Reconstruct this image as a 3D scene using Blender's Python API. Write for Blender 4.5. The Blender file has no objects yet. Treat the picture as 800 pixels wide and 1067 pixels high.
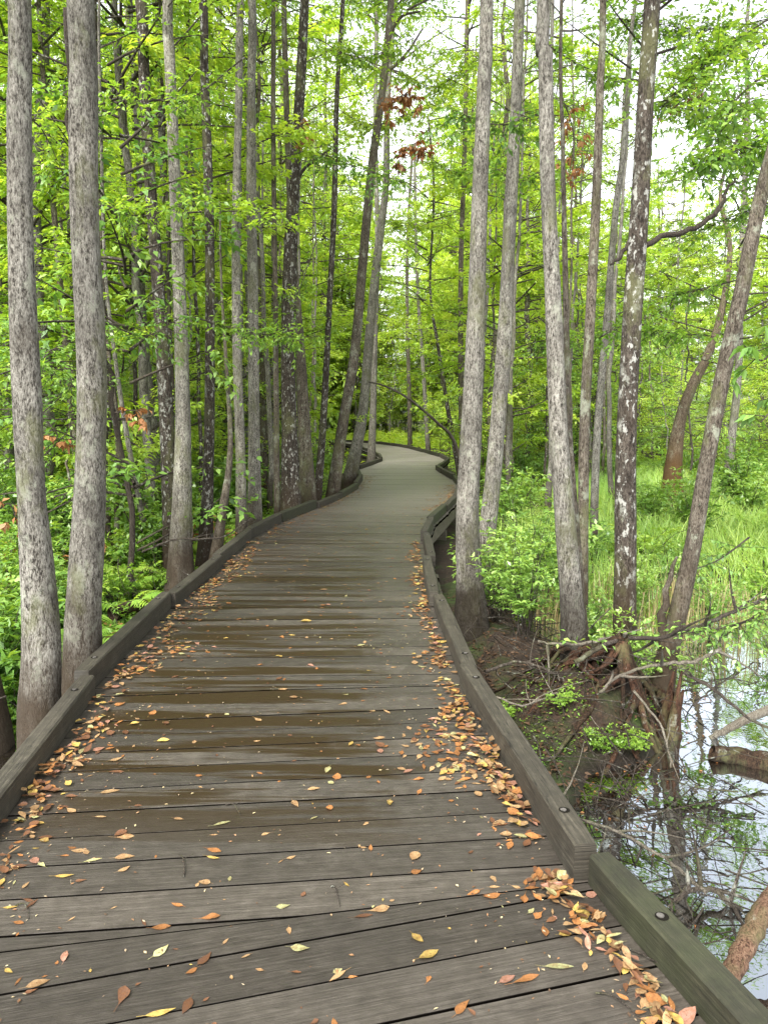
import bpy, math, random
import numpy as np
R = math.radians
rng = np.random.default_rng(7)
random.seed(7)
sc = bpy.context.scene
col = sc.collection

# ------------------------------------------------------------------ camera
F, HY, H = 800.0, 430.0, 1.6
PITCH = math.atan((533.5 - HY) / F)
cp, sp = math.cos(PITCH), math.sin(PITCH)
cam = bpy.data.cameras.new('camera')
cam.sensor_fit = 'VERTICAL'; cam.sensor_height = 24.0
cam.lens = 24.0 * F / 1067.0
cam.clip_start = 0.05; cam.clip_end = 1500
camo = bpy.data.objects.new('camera', cam); col.objects.link(camo)
camo.location = (0, 0, H); camo.rotation_euler = (math.pi / 2 - PITCH, 0, 0)
sc.camera = camo

def at(px, py, Y):
    """the point seen at photo position px, py at distance Y"""
    a = (px - 400) / F; b = (533.5 - py) / F
    dy = cp + b * sp; dz = -sp + b * cp
    t = Y / dy
    return np.array([a * t, Y, H + dz * t])
def atz(px, py, z):
    a = (px - 400) / F; b = (533.5 - py) / F
    dy = cp + b * sp; dz = -sp + b * cp
    t = (z - H) / dz
    return np.array([a * t, dy * t, z])

# ------------------------------------------------------------------ objects
def tag(o, label=None, cat=None, group=None, kind=None):
    if label: o['label'] = label
    if cat: o['category'] = cat
    if group: o['group'] = group
    if kind: o['kind'] = kind
    return o
def empty(name, loc, label=None, cat=None, group=None, rz=0):
    o = bpy.data.objects.new(name, None); col.objects.link(o)
    o.location = loc; o.rotation_euler = (0, 0, rz); o.empty_display_size = .1
    return tag(o, label, cat, group)
def link(name, me, parent=None, loc=(0, 0, 0)):
    o = bpy.data.objects.new(name, me); col.objects.link(o)
    if parent: o.parent = parent
    o.location = loc
    return o

class QB:
    """collects quads; build() makes ONE mesh"""
    def __init__(s): s.V = []; s.Q = []; s.M = []; s.C = []; s.n = 0
    def add(s, V, Q, mi=0, c=.5):
        V = np.asarray(V, float).reshape(-1, 3); Q = np.asarray(Q, int).reshape(-1, 4)
        s.V.append(V); s.Q.append(Q + s.n); s.M.append(np.full(len(Q), mi, int))
        cc = np.zeros((len(V), 3)) + (np.asarray(c)[:, None] if np.ndim(c) == 1 and len(c) == len(V) else np.asarray(c))
        s.C.append(cc); s.n += len(V)
    def mesh(s, name, mats, smooth=True):
        V = np.concatenate(s.V); Q = np.concatenate(s.Q); M = np.concatenate(s.M); C = np.concatenate(s.C)
        me = bpy.data.meshes.new(name)
        me.vertices.add(len(V)); me.vertices.foreach_set('co', V.ravel())
        me.loops.add(len(Q) * 4); me.loops.foreach_set('vertex_index', Q.ravel().astype(np.int32))
        me.polygons.add(len(Q)); me.polygons.foreach_set('loop_start', np.arange(0, len(Q) * 4, 4, dtype=np.int32))
        me.polygons.foreach_set('loop_total', np.full(len(Q), 4, dtype=np.int32))
        me.polygons.foreach_set('material_index', M.astype(np.int32))
        me.polygons.foreach_set('use_smooth', np.full(len(Q), smooth, dtype=bool))
        for m in mats: me.materials.append(m)
        a = me.color_attributes.new('Col', 'FLOAT_COLOR', 'POINT')
        a.data.foreach_set('color', np.concatenate([C, np.ones((len(C), 1))], 1).astype(np.float32).ravel())
        me.update(calc_edges=True)
        return me

def nrm(v): return v / (np.linalg.norm(v, axis=-1, keepdims=True) + 1e-9)
def smooth_path(P, n):
    """Catmull-Rom through P, n points per span"""
    P = np.asarray(P, float)
    A = np.vstack([2 * P[0] - P[1], P, 2 * P[-1] - P[-2]])
    out = []
    for i in range(1, len(A) - 2):
        for k in range(n):
            t = k / n
            p0, p1, p2, p3 = A[i - 1], A[i], A[i + 1], A[i + 2]
            out.append(.5 * ((2 * p1) + (-p0 + p2) * t + (2 * p0 - 5 * p1 + 4 * p2 - p3) * t * t + (-p0 + 3 * p1 - 3 * p2 + p3) * t ** 3))
    out.append(P[-1]); return np.array(out)
def tube(q, P, rad, sides=6, mi=0, c=.5, lump=0.0, rg=rng, lobes=None):
    P = np.asarray(P, float); n = len(P); rad = np.asarray(rad, float)
    T = nrm(np.gradient(P, axis=0))
    mt = nrm(T.mean(0)); ref = np.array([0, 1., 0]) if abs(mt[2]) > .7 else np.array([0, 0, 1.])
    n1 = nrm(np.cross(T, ref)); n2 = np.cross(n1, T)
    th = np.linspace(0, 2 * np.pi, sides, endpoint=False)
    rr = np.repeat(rad[:, None], sides, 1)
    if lump:
        L = np.zeros((n, sides))
        for k in range(5):
            f = rg.integers(1, 4); ph = rg.uniform(0, 6.28); w = rg.uniform(.15, .9)
            L += np.sin(f * th[None] + ph + np.arange(n)[:, None] * w * .5) / 5
        rr = rr * (1 + lump * 2 * L + lump * .5 * rg.normal(size=(n, sides)) * .35)
    if lobes is not None: rr = rr * lobes(th[None], P[:, 2][:, None])
    V = P[:, None] + rr[..., None] * (np.cos(th)[None, :, None] * n1[:, None] + np.sin(th)[None, :, None] * n2[:, None])
    i = np.arange(n - 1)[:, None] * sides; j = np.arange(sides)[None]; j2 = (j + 1) % sides
    Q = np.stack([i + j, i + j2, i + sides + j2, i + sides + j], -1).reshape(-1, 4)
    q.add(V.reshape(-1, 3), Q, mi, c)
    # end cap (sides even): fan as quads
    if sides >= 4 and rad[-1] > .004:
        b = (n - 1) * sides
        q.add(V[-1], [[0, k, k + 1, k + 2] for k in range(1, sides - 1, 2)], mi, c)
def leaves(q, B, D, N, L, W, mi=0, c=None, droop=.15):
    """diamond leaves folded along the midrib"""
    D = nrm(D); S = nrm(np.cross(D, N)); U = np.cross(S, D)
    L = L[:, None]; W = W[:, None]
    m = B + D * L * .45
    v1 = m + S * W * .5 + U * W * .14; v2 = m - S * W * .5 + U * W * .14
    tip = B + D * L - U * L * droop
    V = np.stack([B, v2, tip, v1], 1).reshape(-1, 3)
    Q = np.arange(len(B) * 4).reshape(-1, 4)
    q.add(V, Q, mi, np.repeat(c, 4) if c is not None else .5)
def box(q, c, s, rz=0, mi=0, cc=.5, ch=0.0):
    x, y, z = np.array(s) / 2
    V = np.array([[i, j, k] for k in (-z, z) for j in (-y, y) for i in (-x, x)])
    cr, sr = math.cos(rz), math.sin(rz)
    V = np.stack([V[:, 0] * cr - V[:, 1] * sr, V[:, 0] * sr + V[:, 1] * cr, V[:, 2]], 1) + np.array(c)
    q.add(V, [[0, 2, 3, 1], [4, 5, 7, 6], [0, 1, 5, 4], [2, 6, 7, 3], [0, 4, 6, 2], [1, 3, 7, 5]], mi, cc)

# ------------------------------------------------------------------ materials
def mat(name):
    m = bpy.data.materials.new(name); m.use_nodes = True
    nt = m.node_tree; nt.nodes.clear()
    return m, nt
def N(nt, t, **k):
    n = nt.nodes.new(t)
    for a, v in k.items():
        if a == 'ins':
            for kk, vv in v.items(): n.inputs[kk].default_value = vv
        else: setattr(n, a, v)
    return n
def ramp(nt, stops, fac=None, interp='LINEAR'):
    n = nt.nodes.new('ShaderNodeValToRGB'); cr = n.color_ramp; cr.interpolation = interp
    while len(cr.elements) < len(stops): cr.elements.new(.5)
    for e, (p, c) in zip(cr.elements, stops):
        e.position = p; e.color = (c[0], c[1], c[2], 1) if not np.isscalar(c) else (c, c, c, 1)
    if fac is not None: nt.links.new(fac, n.inputs[0])
    return n.outputs[0]
def mixc(nt, f, a, b, mode='MIX'):
    n = nt.nodes.new('ShaderNodeMix'); n.data_type = 'RGBA'; n.blend_type = mode
    for s, v in ((n.inputs[0], f), (n.inputs[6], a), (n.inputs[7], b)):
        if hasattr(v, 'links') or hasattr(v, 'is_linked'): nt.links.new(v, s)
        elif np.isscalar(v): s.default_value = v
        else: s.default_value = (*v, 1)
    return n.outputs[2]
def math_(nt, op, a, b=None):
    n = nt.nodes.new('ShaderNodeMath'); n.operation = op
    for s, v in ((n.inputs[0], a), (n.inputs[1], b)):
        if v is None: continue
        if hasattr(v, 'is_linked'): nt.links.new(v, s)
        else: s.default_value = v
    return n.outputs[0]
def noise(nt, vec, scale, detail=4, rough=.55, dist=0):
    n = N(nt, 'ShaderNodeTexNoise', ins={'Scale': scale, 'Detail': detail, 'Roughness': rough, 'Distortion': dist})
    if vec is not None: nt.links.new(vec, n.inputs['Vector'])
    return n.outputs['Fac']
def mapping(nt, src, sc3, loc=(0, 0, 0)):
    n = N(nt, 'ShaderNodeMapping'); n.inputs['Scale'].default_value = sc3; n.inputs['Location'].default_value = loc
    nt.links.new(src, n.inputs['Vector']); return n.outputs[0]
def out(nt, sh):
    o = nt.nodes.new('ShaderNodeOutputMaterial'); nt.links.new(sh, o.inputs[0])
def principled(nt, colr, rough=.8, spec=.3, bump=None, bs=.3, bd=.02):
    p = nt.nodes.new('ShaderNodeBsdfPrincipled')
    if hasattr(colr, 'is_linked'): nt.links.new(colr, p.inputs['Base Color'])
    else: p.inputs['Base Color'].default_value = (*colr, 1)
    if hasattr(rough, 'is_linked'): nt.links.new(rough, p.inputs['Roughness'])
    else: p.inputs['Roughness'].default_value = rough
    
    if hasattr(spec, 'is_linked'): nt.links.new(spec, p.inputs['Specular IOR Level'])
    else: p.inputs['Specular IOR Level'].default_value = spec
    if bump is not None:
        b = N(nt, 'ShaderNodeBump', ins={'Strength': bs, 'Distance': bd}); nt.links.new(bump, b.inputs['Height'])
        nt.links.new(b.outputs[0], p.inputs['Normal'])
    return p.outputs[0]

def leaf_mat(name, dark, mid, bright, trans=.45, tint=(1.25, 1.15, .45), gloss=.06):
    m, nt = mat(name)
    at_ = N(nt, 'ShaderNodeAttribute', attribute_name='Col')
    oi = N(nt, 'ShaderNodeObjectInfo')
    f = math_(nt, 'ADD', math_(nt, 'MULTIPLY', at_.outputs['Fac'], .8), math_(nt, 'MULTIPLY', oi.outputs['Random'], .25))
    c = ramp(nt, [(.05, dark), (.5, mid), (.95, bright)], f)
    ct = mixc(nt, 1.0, c, tint, 'MULTIPLY')
    d = N(nt, 'ShaderNodeBsdfDiffuse'); nt.links.new(c, d.inputs[0])
    t = N(nt, 'ShaderNodeBsdfTranslucent'); nt.links.new(ct, t.inputs[0])
    mx = N(nt, 'ShaderNodeMixShader'); mx.inputs[0].default_value = trans
    nt.links.new(d.outputs[0], mx.inputs[1]); nt.links.new(t.outputs[0], mx.inputs[2])
    g = N(nt, 'ShaderNodeBsdfGlossy', ins={'Roughness': .45}); g.inputs[0].default_value = (.8, .85, .8, 1)
    m2 = N(nt, 'ShaderNodeMixShader'); m2.inputs[0].default_value = gloss
    nt.links.new(mx.outputs[0], m2.inputs[1]); nt.links.new(g.outputs[0], m2.inputs[2])
    out(nt, m2.outputs[0]); return m

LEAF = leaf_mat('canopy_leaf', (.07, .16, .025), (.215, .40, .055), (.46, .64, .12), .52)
LEAF2 = leaf_mat('canopy_leaf_yellow_sunlit', (.15, .28, .03), (.36, .55, .065), (.62, .76, .15), .55)  # brighter, yellower copy; sunlight on the farther foliage put into the colour
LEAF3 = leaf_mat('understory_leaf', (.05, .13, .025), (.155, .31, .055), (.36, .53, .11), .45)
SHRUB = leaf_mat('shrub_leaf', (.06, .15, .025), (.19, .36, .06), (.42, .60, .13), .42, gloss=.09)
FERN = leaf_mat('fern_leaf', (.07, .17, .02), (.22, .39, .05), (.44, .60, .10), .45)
GRASS = leaf_mat('grass_blade', (.09, .20, .02), (.25, .44, .06), (.50, .64, .14), .45)
DEAD = leaf_mat('dead_leaf', (.10, .035, .012), (.33, .15, .055), (.52, .31, .15), .35, (1.2, .9, .6), .03)
REED = leaf_mat('dry_reed', (.16, .12, .05), (.28, .22, .10), (.42, .36, .18), .3, (1.1, 1, .6), .03)

def bark_mat(name, fissure, body, light, lich=.35, lichcol=(.50, .52, .44), scale=1.0, wet=(.05, .035, .022), wetz=.25, blotch=0.0):
    m, nt = mat(name)
    g = N(nt, 'ShaderNodeNewGeometry')
    oi = N(nt, 'ShaderNodeObjectInfo')
    pos = g.outputs['Position']
    warp = N(nt, 'ShaderNodeTexNoise', ins={'Scale': 3.0, 'Detail': 2.0}); nt.links.new(pos, warp.inputs['Vector'])
    add = N(nt, 'ShaderNodeVectorMath', operation='MULTIPLY_ADD'); nt.links.new(warp.outputs['Color'], add.inputs[0])
    add.inputs[1].default_value = (.06, .06, .0); nt.links.new(pos, add.inputs[2])
    v = mapping(nt, add.outputs[0], (56 * scale, 56 * scale, 16 * scale))
    n1 = noise(nt, v, 1.0, 6, .72, .3)
    v2 = mapping(nt, add.outputs[0], (130 * scale, 130 * scale, 45 * scale))
    n2 = noise(nt, v2, 1.0, 3, .7)
    big = noise(nt, mapping(nt, pos, (3.2, 3.2, 2.6)), 1.0, 4, .6)
    offv = N(nt, 'ShaderNodeCombineXYZ'); nt.links.new(math_(nt, 'MULTIPLY', oi.outputs['Random'], 40.), offv.inputs[0])
    po = N(nt, 'ShaderNodeVectorMath', operation='ADD'); nt.links.new(pos, po.inputs[0]); nt.links.new(offv.outputs[0], po.inputs[1])
    n3 = noise(nt, mapping(nt, po.outputs[0], (24 * scale, 24 * scale, 3.2 * scale)), 1.0, 3, .55, .6)
    h = math_(nt, 'ADD', math_(nt, 'MULTIPLY', n3, .14), math_(nt, 'ADD', math_(nt, 'MULTIPLY', n1, .44), math_(nt, 'MULTIPLY', n2, .42)))
    c = ramp(nt, [(.425, fissure), (.48, body), (.60, light)], h)
    # weathering: large darker and lighter areas
    c = mixc(nt, ramp(nt, [(.35, .55), (.62, 0.0)], big), c, tuple(x * .45 for x in body))
    # lichen patches
    ln = noise(nt, mapping(nt, po.outputs[0], (9, 9, 6), (3, 1, 7)), 1.0, 6, .75)
    lf = ramp(nt, [(.60 - .12 * lich, 0.0), (.66 - .06 * lich, lich + .3)], ln)
    c = mixc(nt, lf, c, lichcol)
    mo = noise(nt, mapping(nt, po.outputs[0], (3.4, 3.4, 1.7)), 1.0, 5, .7)
    c = mixc(nt, ramp(nt, [(.53, 0.0), (.64, .55)], mo), c, (.13, .135, .06))
    c = mixc(nt, ramp(nt, [(.30, .45), (.42, 0.0)], mo), c, (.06, .045, .032))
    if blotch:
        bl = noise(nt, mapping(nt, pos, (26, 26, 14), (9, 4, 2)), 1.0, 3, .6)
        c = mixc(nt, ramp(nt, [(.58, 0.0), (.63, blotch)], bl), c, (.42, .42, .38))
    # moss towards the foot and the tide line
    z = N(nt, 'ShaderNodeSeparateXYZ'); nt.links.new(pos, z.inputs[0])
    zz = math_(nt, 'ADD', z.outputs[2], math_(nt, 'MULTIPLY', big, .9))
    foot = N(nt, 'ShaderNodeMapRange'); foot.inputs[1].default_value = wetz + .75; foot.inputs[2].default_value = wetz
    nt.links.new(zz, foot.inputs[0])
    c = mixc(nt, math_(nt, 'MULTIPLY', foot.outputs[0], .9), c, wet)
    tone = ramp(nt, [(0, .78), (1, 1.12)], oi.outputs['Random'])
    c = mixc(nt, 1.0, c, tone, 'MULTIPLY')
    out(nt, principled(nt, c, .9, .15, h, 1.0, .03)); return m
BARK_L = bark_mat('pale_bark', (.028, .024, .019), (.165, .152, .128), (.42, .40, .345), .35, (.36, .37, .29))
BARK_LW = bark_mat('pale_bark_wet_foot', (.028, .024, .019), (.165, .152, .128), (.42, .40, .345), .35, (.36, .37, .29), wetz=.42, wet=(.018, .013, .008))
BARK_F = bark_mat('rusty_footed_bark', (.03, .022, .015), (.15, .11, .075), (.32, .27, .19), .3, (.30, .32, .24), wetz=.9, wet=(.14, .075, .03))
BARK_D = bark_mat('dark_bark', (.012, .010, .008), (.05, .04, .031), (.14, .12, .10), .25, (.34, .35, .30), 1.0, blotch=.75)
BARK_M = bark_mat('brown_bark', (.022, .017, .012), (.10, .082, .062), (.25, .22, .175), .45, (.30, .32, .24), 1.0)
BARK_R = bark_mat('rusty_bark', (.03, .014, .008), (.13, .075, .040), (.30, .20, .11), .1, (.4, .36, .25), 1.0, wetz=-.9)
TWIG = bark_mat('twig_bark', (.02, .016, .012), (.07, .055, .045), (.17, .15, .12), .2, scale=2, wetz=-3)
STICK = bark_mat('bleached_stick', (.06, .05, .04), (.20, .175, .135), (.40, .36, .29), .1, scale=2, wetz=-3)
STICKR = bark_mat('red_brown_stick', (.04, .022, .014), (.15, .085, .055), (.27, .175, .115), .2, scale=1.4, wetz=-3)
MUDDY = bark_mat('rotten_wood', (.006, .004, .003), (.035, .022, .014), (.10, .06, .035), .05, scale=1.3, wetz=-3)

def wood_mat(name, dark, mid, light, green=0.0, stain=0.0, gloss=.55, cracks=.35):
    """weathered board: UV u runs along the board in metres, v across"""
    m, nt = mat(name)
    uv = N(nt, 'ShaderNodeUVMap', uv_map='UV').outputs[0]
    at_ = N(nt, 'ShaderNodeAttribute', attribute_name='Col')
    sepc = N(nt, 'ShaderNodeSeparateColor'); nt.links.new(at_.outputs['Color'], sepc.inputs[0]); rnd = sepc.outputs[0]; face = math_(nt, 'POWER', sepc.outputs[1], 6.0)
    g = N(nt, 'ShaderNodeNewGeometry'); pos = g.outputs['Position']
    grain = noise(nt, mapping(nt, uv, (3.0, 95, 1)), 1.0, 5, .7, .25)
    fine = noise(nt, mapping(nt, uv, (14, 260, 1)), 1.0, 3, .6)
    blot = noise(nt, pos, 2.6, 6, .65)
    blot2 = noise(nt, pos, 14, 5, .7)
    c = ramp(nt, [(.30, dark), (.52, mid), (.74, light)], math_(nt, 'ADD', math_(nt, 'MULTIPLY', grain, .6), math_(nt, 'MULTIPLY', blot2, .4)))
    tone = ramp(nt, [(0, (.70, .68, .66)), (.5, (1, .99, .97)), (1, (1.32, 1.30, 1.27))], rnd)
    c = mixc(nt, 1.0, c, tone, 'MULTIPLY')
    c = mixc(nt, ramp(nt, [(.35, .5), (.6, 0.0)], blot), c, tuple(x * .6 for x in mid))
    # worn fibres
    c = mixc(nt, ramp(nt, [(.60, 0.0), (.72, .45)], fine), c, light)
    crk = noise(nt, mapping(nt, uv, (1.6, 42, 1), (3, 7, 0)), 1.0, 2, .5, .6)
    c = mixc(nt, ramp(nt, [(.485, 0.0), (.5, cracks), (.515, 0.0)], crk), c, tuple(x * .3 for x in dark))
    rough = gloss
    if stain:
        # damp, browner patches in the middle of some boards
        sx = N(nt, 'ShaderNodeSeparateXYZ'); nt.links.new(at_.outputs['Color'], sx.inputs[0])
        du = N(nt, 'ShaderNodeSeparateXYZ'); nt.links.new(uv, du.inputs[0])
        ux = math_(nt, 'ABSOLUTE', math_(nt, 'ADD', math_(nt, 'ADD', du.outputs[0], -.45), math_(nt, 'MULTIPLY', blot, 1.3)))
        cen = N(nt, 'ShaderNodeMapRange'); cen.inputs[1].default_value = .95; cen.inputs[2].default_value = .55; cen.interpolation_type = 'SMOOTHSTEP'
        nt.links.new(ux, cen.inputs[0])
        stn = noise(nt, mapping(nt, pos, (.5, 7.5, 1)), 1.0, 4, .6)
        sf = ramp(nt, [(.48, 0.0), (.53, 1.0)], stn)
        oy = N(nt, 'ShaderNodeSeparateXYZ'); nt.links.new(pos, oy.inputs[0])
        win = N(nt, 'ShaderNodeMapRange'); win.inputs[1].default_value = 2.5; win.inputs[2].default_value = 3.1; nt.links.new(oy.outputs[1], win.inputs[0])
        win2 = N(nt, 'ShaderNodeMapRange'); win2.inputs[1].default_value = 13; win2.inputs[2].default_value = 8; nt.links.new(oy.outputs[1], win2.inputs[0])
        f = math_(nt, 'MULTIPLY', math_(nt, 'MULTIPLY', cen.outputs[0], sf), math_(nt, 'MULTIPLY', win.outputs[0], win2.outputs[0]))
        c = mixc(nt, math_(nt, 'MULTIPLY', f, stain), c, (.024, .0145, .006))
        dry = N(nt, 'ShaderNodeMapRange'); dry.inputs[1].default_value = 9; dry.inputs[2].default_value = 24; dry.inputs[4].default_value = 1.0; nt.links.new(oy.outputs[1], dry.inputs[0])  # paler with distance: open light put into the colour, besides drier boards
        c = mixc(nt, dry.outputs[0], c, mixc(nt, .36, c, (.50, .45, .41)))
        rough = N(nt, 'ShaderNodeMapRange'); rough.inputs[3].default_value = gloss; rough.inputs[4].default_value = gloss * .8
        nt.links.new(f, rough.inputs[0]); rough = rough.outputs[0]
    if green:
        gm = noise(nt, pos, 5, 5, .7)
        c = mixc(nt, ramp(nt, [(.42, 0.0), (.62, green)], gm), c, (.038, .045, .018))
    c = mixc(nt, face, tuple(x * .12 for x in dark), c)
    spc = math_(nt, 'MULTIPLY', face, .35)
    hh = math_(nt, 'ADD', grain, math_(nt, 'MULTIPLY', fine, .5))
    out(nt, principled(nt, c, rough, spc, hh, .55, .006)); return m
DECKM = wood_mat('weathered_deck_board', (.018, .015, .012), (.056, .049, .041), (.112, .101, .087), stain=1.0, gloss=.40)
KERBM = wood_mat('kerb_timber', (.014, .012, .009), (.043, .038, .028), (.12, .108, .083), gloss=.65, cracks=.8)
KERBG = wood_mat('mossy_kerb_timber', (.010, .010, .006), (.033, .033, .020), (.085, .082, .05), cracks=.7, green=.4, gloss=.65)
UNDER = wood_mat('support_timber', (.05, .045, .035), (.13, .115, .09), (.26, .23, .19), green=.3, gloss=.8)

m_, nt_ = mat('galvanised_bolt')
out(nt_, principled(nt_, ramp(nt_, [(.3, (.05, .045, .04)), (.7, (.14, .13, .12))], noise(nt_, N(nt_, 'ShaderNodeNewGeometry').outputs['Position'], 120, 3)), .55, .5)); BOLT = m_
m_, nt_ = mat('bolt_hole'); out(nt_, principled(nt_, (.008, .007, .005), .95, .1)); HOLE = m_

m_, nt_ = mat('fallen_leaf')
a_ = N(nt_, 'ShaderNodeAttribute', attribute_name='Col'); oi_ = N(nt_, 'ShaderNodeObjectInfo')
pos_ = N(nt_, 'ShaderNodeNewGeometry').outputs['Position']
c_ = mixc(nt_, ramp(nt_, [(.35, .65), (.65, 0.0)], noise(nt_, pos_, 70, 4, .7)), a_.outputs['Color'], (.16, .065, .02))
c_ = mixc(nt_, 1.0, c_, ramp(nt_, [(0, .7), (1, 1.25)], oi_.outputs['Random']), 'MULTIPLY')
c_ = mixc(nt_, ramp(nt_, [(.62, 0.0), (.70, .7)], noise(nt_, pos_, 160, 2, .5)), c_, (.05, .03, .015))
d_ = principled(nt_, c_, .6, .3, noise(nt_, pos_, 200, 3), .4, .003)
t_ = N(nt_, 'ShaderNodeBsdfTranslucent'); nt_.links.new(c_, t_.inputs[0])
x_ = N(nt_, 'ShaderNodeMixShader'); x_.inputs[0].default_value = .15
nt_.links.new(d_, x_.inputs[1]); nt_.links.new(t_.outputs[0], x_.inputs[2]); out(nt_, x_.outputs[0]); FALLEN = m_

# swamp floor: mud, leaf litter, moss
m_, nt_ = mat('swamp_floor')
pos_ = N(nt_, 'ShaderNodeNewGeometry').outputs['Position']
a1 = noise(nt_, pos_, 22, 6, .75); a2 = noise(nt_, pos_, 1.3, 4, .6); a3 = noise(nt_, pos_, 60, 3, .6)
c_ = ramp(nt_, [(.32, (.012, .008, .005)), (.5, (.032, .021, .013)), (.66, (.085, .05, .030)), (.78, (.17, .115, .07))], math_(nt_, 'ADD', math_(nt_, 'MULTIPLY', a1, .65), math_(nt_, 'MULTIPLY', a3, .35)))
c_ = mixc(nt_, ramp(nt_, [(.48, 0.0), (.62, .75)], a2), c_, (.045, .085, .015))
sz = N(nt_, 'ShaderNodeSeparateXYZ'); nt_.links.new(pos_, sz.inputs[0])
wl = N(nt_, 'ShaderNodeMapRange'); wl.inputs[1].default_value = -.42; wl.inputs[2].default_value = -.54; nt_.links.new(sz.outputs[2], wl.inputs[0])
c_ = mixc(nt_, math_(nt_, 'MULTIPLY', wl.outputs[0], .8), c_, (.012, .008, .005))
out(nt_, principled(nt_, c_, .85, .3, a1, .9, .05)); GROUND = m_

m_, nt_ = mat('swamp_water')
pos_ = N(nt_, 'ShaderNodeNewGeometry').outputs['Position']
bp = N(nt_, 'ShaderNodeBump', ins={'Strength': .05, 'Distance': .02}); nt_.links.new(noise(nt_, pos_, 7, 3, .5), bp.inputs['Height'])
fr = N(nt_, 'ShaderNodeFresnel', ins={'IOR': 1.7}); nt_.links.new(bp.outputs[0], fr.inputs['Normal'])
gl = N(nt_, 'ShaderNodeBsdfGlossy', ins={'Roughness': .015}); gl.inputs[0].default_value = (.82, .90, 1, 1); nt_.links.new(bp.outputs[0], gl.inputs['Normal'])
df = N(nt_, 'ShaderNodeBsdfDiffuse'); df.inputs[0].default_value = (.012, .008, .004, 1)
x_ = N(nt_, 'ShaderNodeMixShader'); mm = math_(nt_, 'MINIMUM', math_(nt_, 'ADD', math_(nt_, 'MULTIPLY', fr.outputs[0], 1.7), .34), 1.0)
nt_.links.new(mm, x_.inputs[0]); nt_.links.new(df.outputs[0], x_.inputs[1]); nt_.links.new(gl.outputs[0], x_.inputs[2]); out(nt_, x_.outputs[0]); WATER = m_

# ------------------------------------------------------------------ light
SUN_EL, SUN_AZ = R(50), R(205)      # azimuth from +Y towards +X
w = bpy.data.worlds.new('World'); sc.world = w; w.use_nodes = True
nt = w.node_tree; nt.nodes.clear()
sky = N(nt, 'ShaderNodeTexSky', sky_type='NISHITA'); sky.sun_disc = False
sky.sun_elevation = SUN_EL; sky.sun_rotation = SUN_AZ; sky.dust_density = 3.5; sky.air_density = 1.0; sky.ozone_density = 1.0
hs = N(nt, 'ShaderNodeHueSaturation', ins={'Saturation': .14, 'Value': 3.9}); nt.links.new(sky.outputs[0], hs.inputs['Color'])
bg = N(nt, 'ShaderNodeBackground', ins={'Strength': .15}); nt.links.new(hs.outputs[0], bg.inputs[0])
wo = N(nt, 'ShaderNodeOutputWorld'); nt.links.new(bg.outputs[0], wo.inputs[0])
sun = bpy.data.lights.new('sun', 'SUN'); sun.energy = 4.9; sun.angle = R(11); sun.color = (1, .95, .86)
so = bpy.data.objects.new('sun', sun); col.objects.link(so)
# light travels from the sun direction
from mathutils import Vector
sd = Vector((math.sin(SUN_AZ) * math.cos(SUN_EL), math.cos(SUN_AZ) * math.cos(SUN_EL), math.sin(SUN_EL)))
so.rotation_euler = (-sd).to_track_quat('-Z', 'Y').to_euler(); so.location = (0, 0, 30)

# ------------------------------------------------------------------ boardwalk
CN = [(.54, -1.2), (-.38, 2.25), (-.60, 4.3), (-.66, 6.2), (-.63, 7.9), (-.60, 9.6), (-.42, 11.0), (-.08, 12.6), (.24, 14.2), (.50, 16.2), (.56, 18.4),
      (.44, 20.2), (.38, 21.8), (.70, 23.5), (1.0, 25.4), (.92, 28.0), (.55, 31.0), (.12, 34.0), (-.4, 36.5), (-1.2, 39.0), (-2.6, 41.5), (-5.2, 44.3), (-8.5, 46.6), (-13, 48.5)]
CN = np.array(CN, float)
seg_d = nrm(np.diff(CN, axis=0))
def miter(i):
    if i == 0: d = seg_d[0]
    elif i == len(CN) - 1: d = seg_d[-1]
    else: d = nrm(seg_d[i - 1] + seg_d[i])
    return d
def offpt(i, o):
    """point at node i offset o to the right, on the mitre"""
    d = miter(i); n = np.array([d[1], -d[0]])
    k = seg_d[min(i, len(seg_d) - 1)]
    return CN[i] + n * o / max(.6, float(np.dot(d, k)))
def clip(poly, p, n):
    o = []
    for a, b in zip(poly, poly[1:] + poly[:1]):
        da, db = np.dot(a - p, n), np.dot(b - p, n)
        if da >= 0: o.append(a)
        if da * db < 0: o.append(a + (b - a) * da / (da - db))
    return o
def path_dist(x, y):
    p = np.array([x, y]); best = 9e9
    for i in range(len(seg_d)):
        a, b = CN[i], CN[i + 1]; t = np.clip(np.dot(p - a, b - a) / np.dot(b - a, b - a), 0, 1)
        best = min(best, np.linalg.norm(p - a - (b - a) * t))
    return best
def along(s, side_off):
    """point at arc length s (node-relative), offset to the right"""
    for i in range(len(seg_d)):
        L = np.linalg.norm(CN[i + 1] - CN[i])
        if s <= L or i == len(seg_d) - 1:
            d = seg_d[i]; n = np.array([d[1], -d[0]])
            return CN[i] + d * s + n * side_off, d
        s -= L

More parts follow.
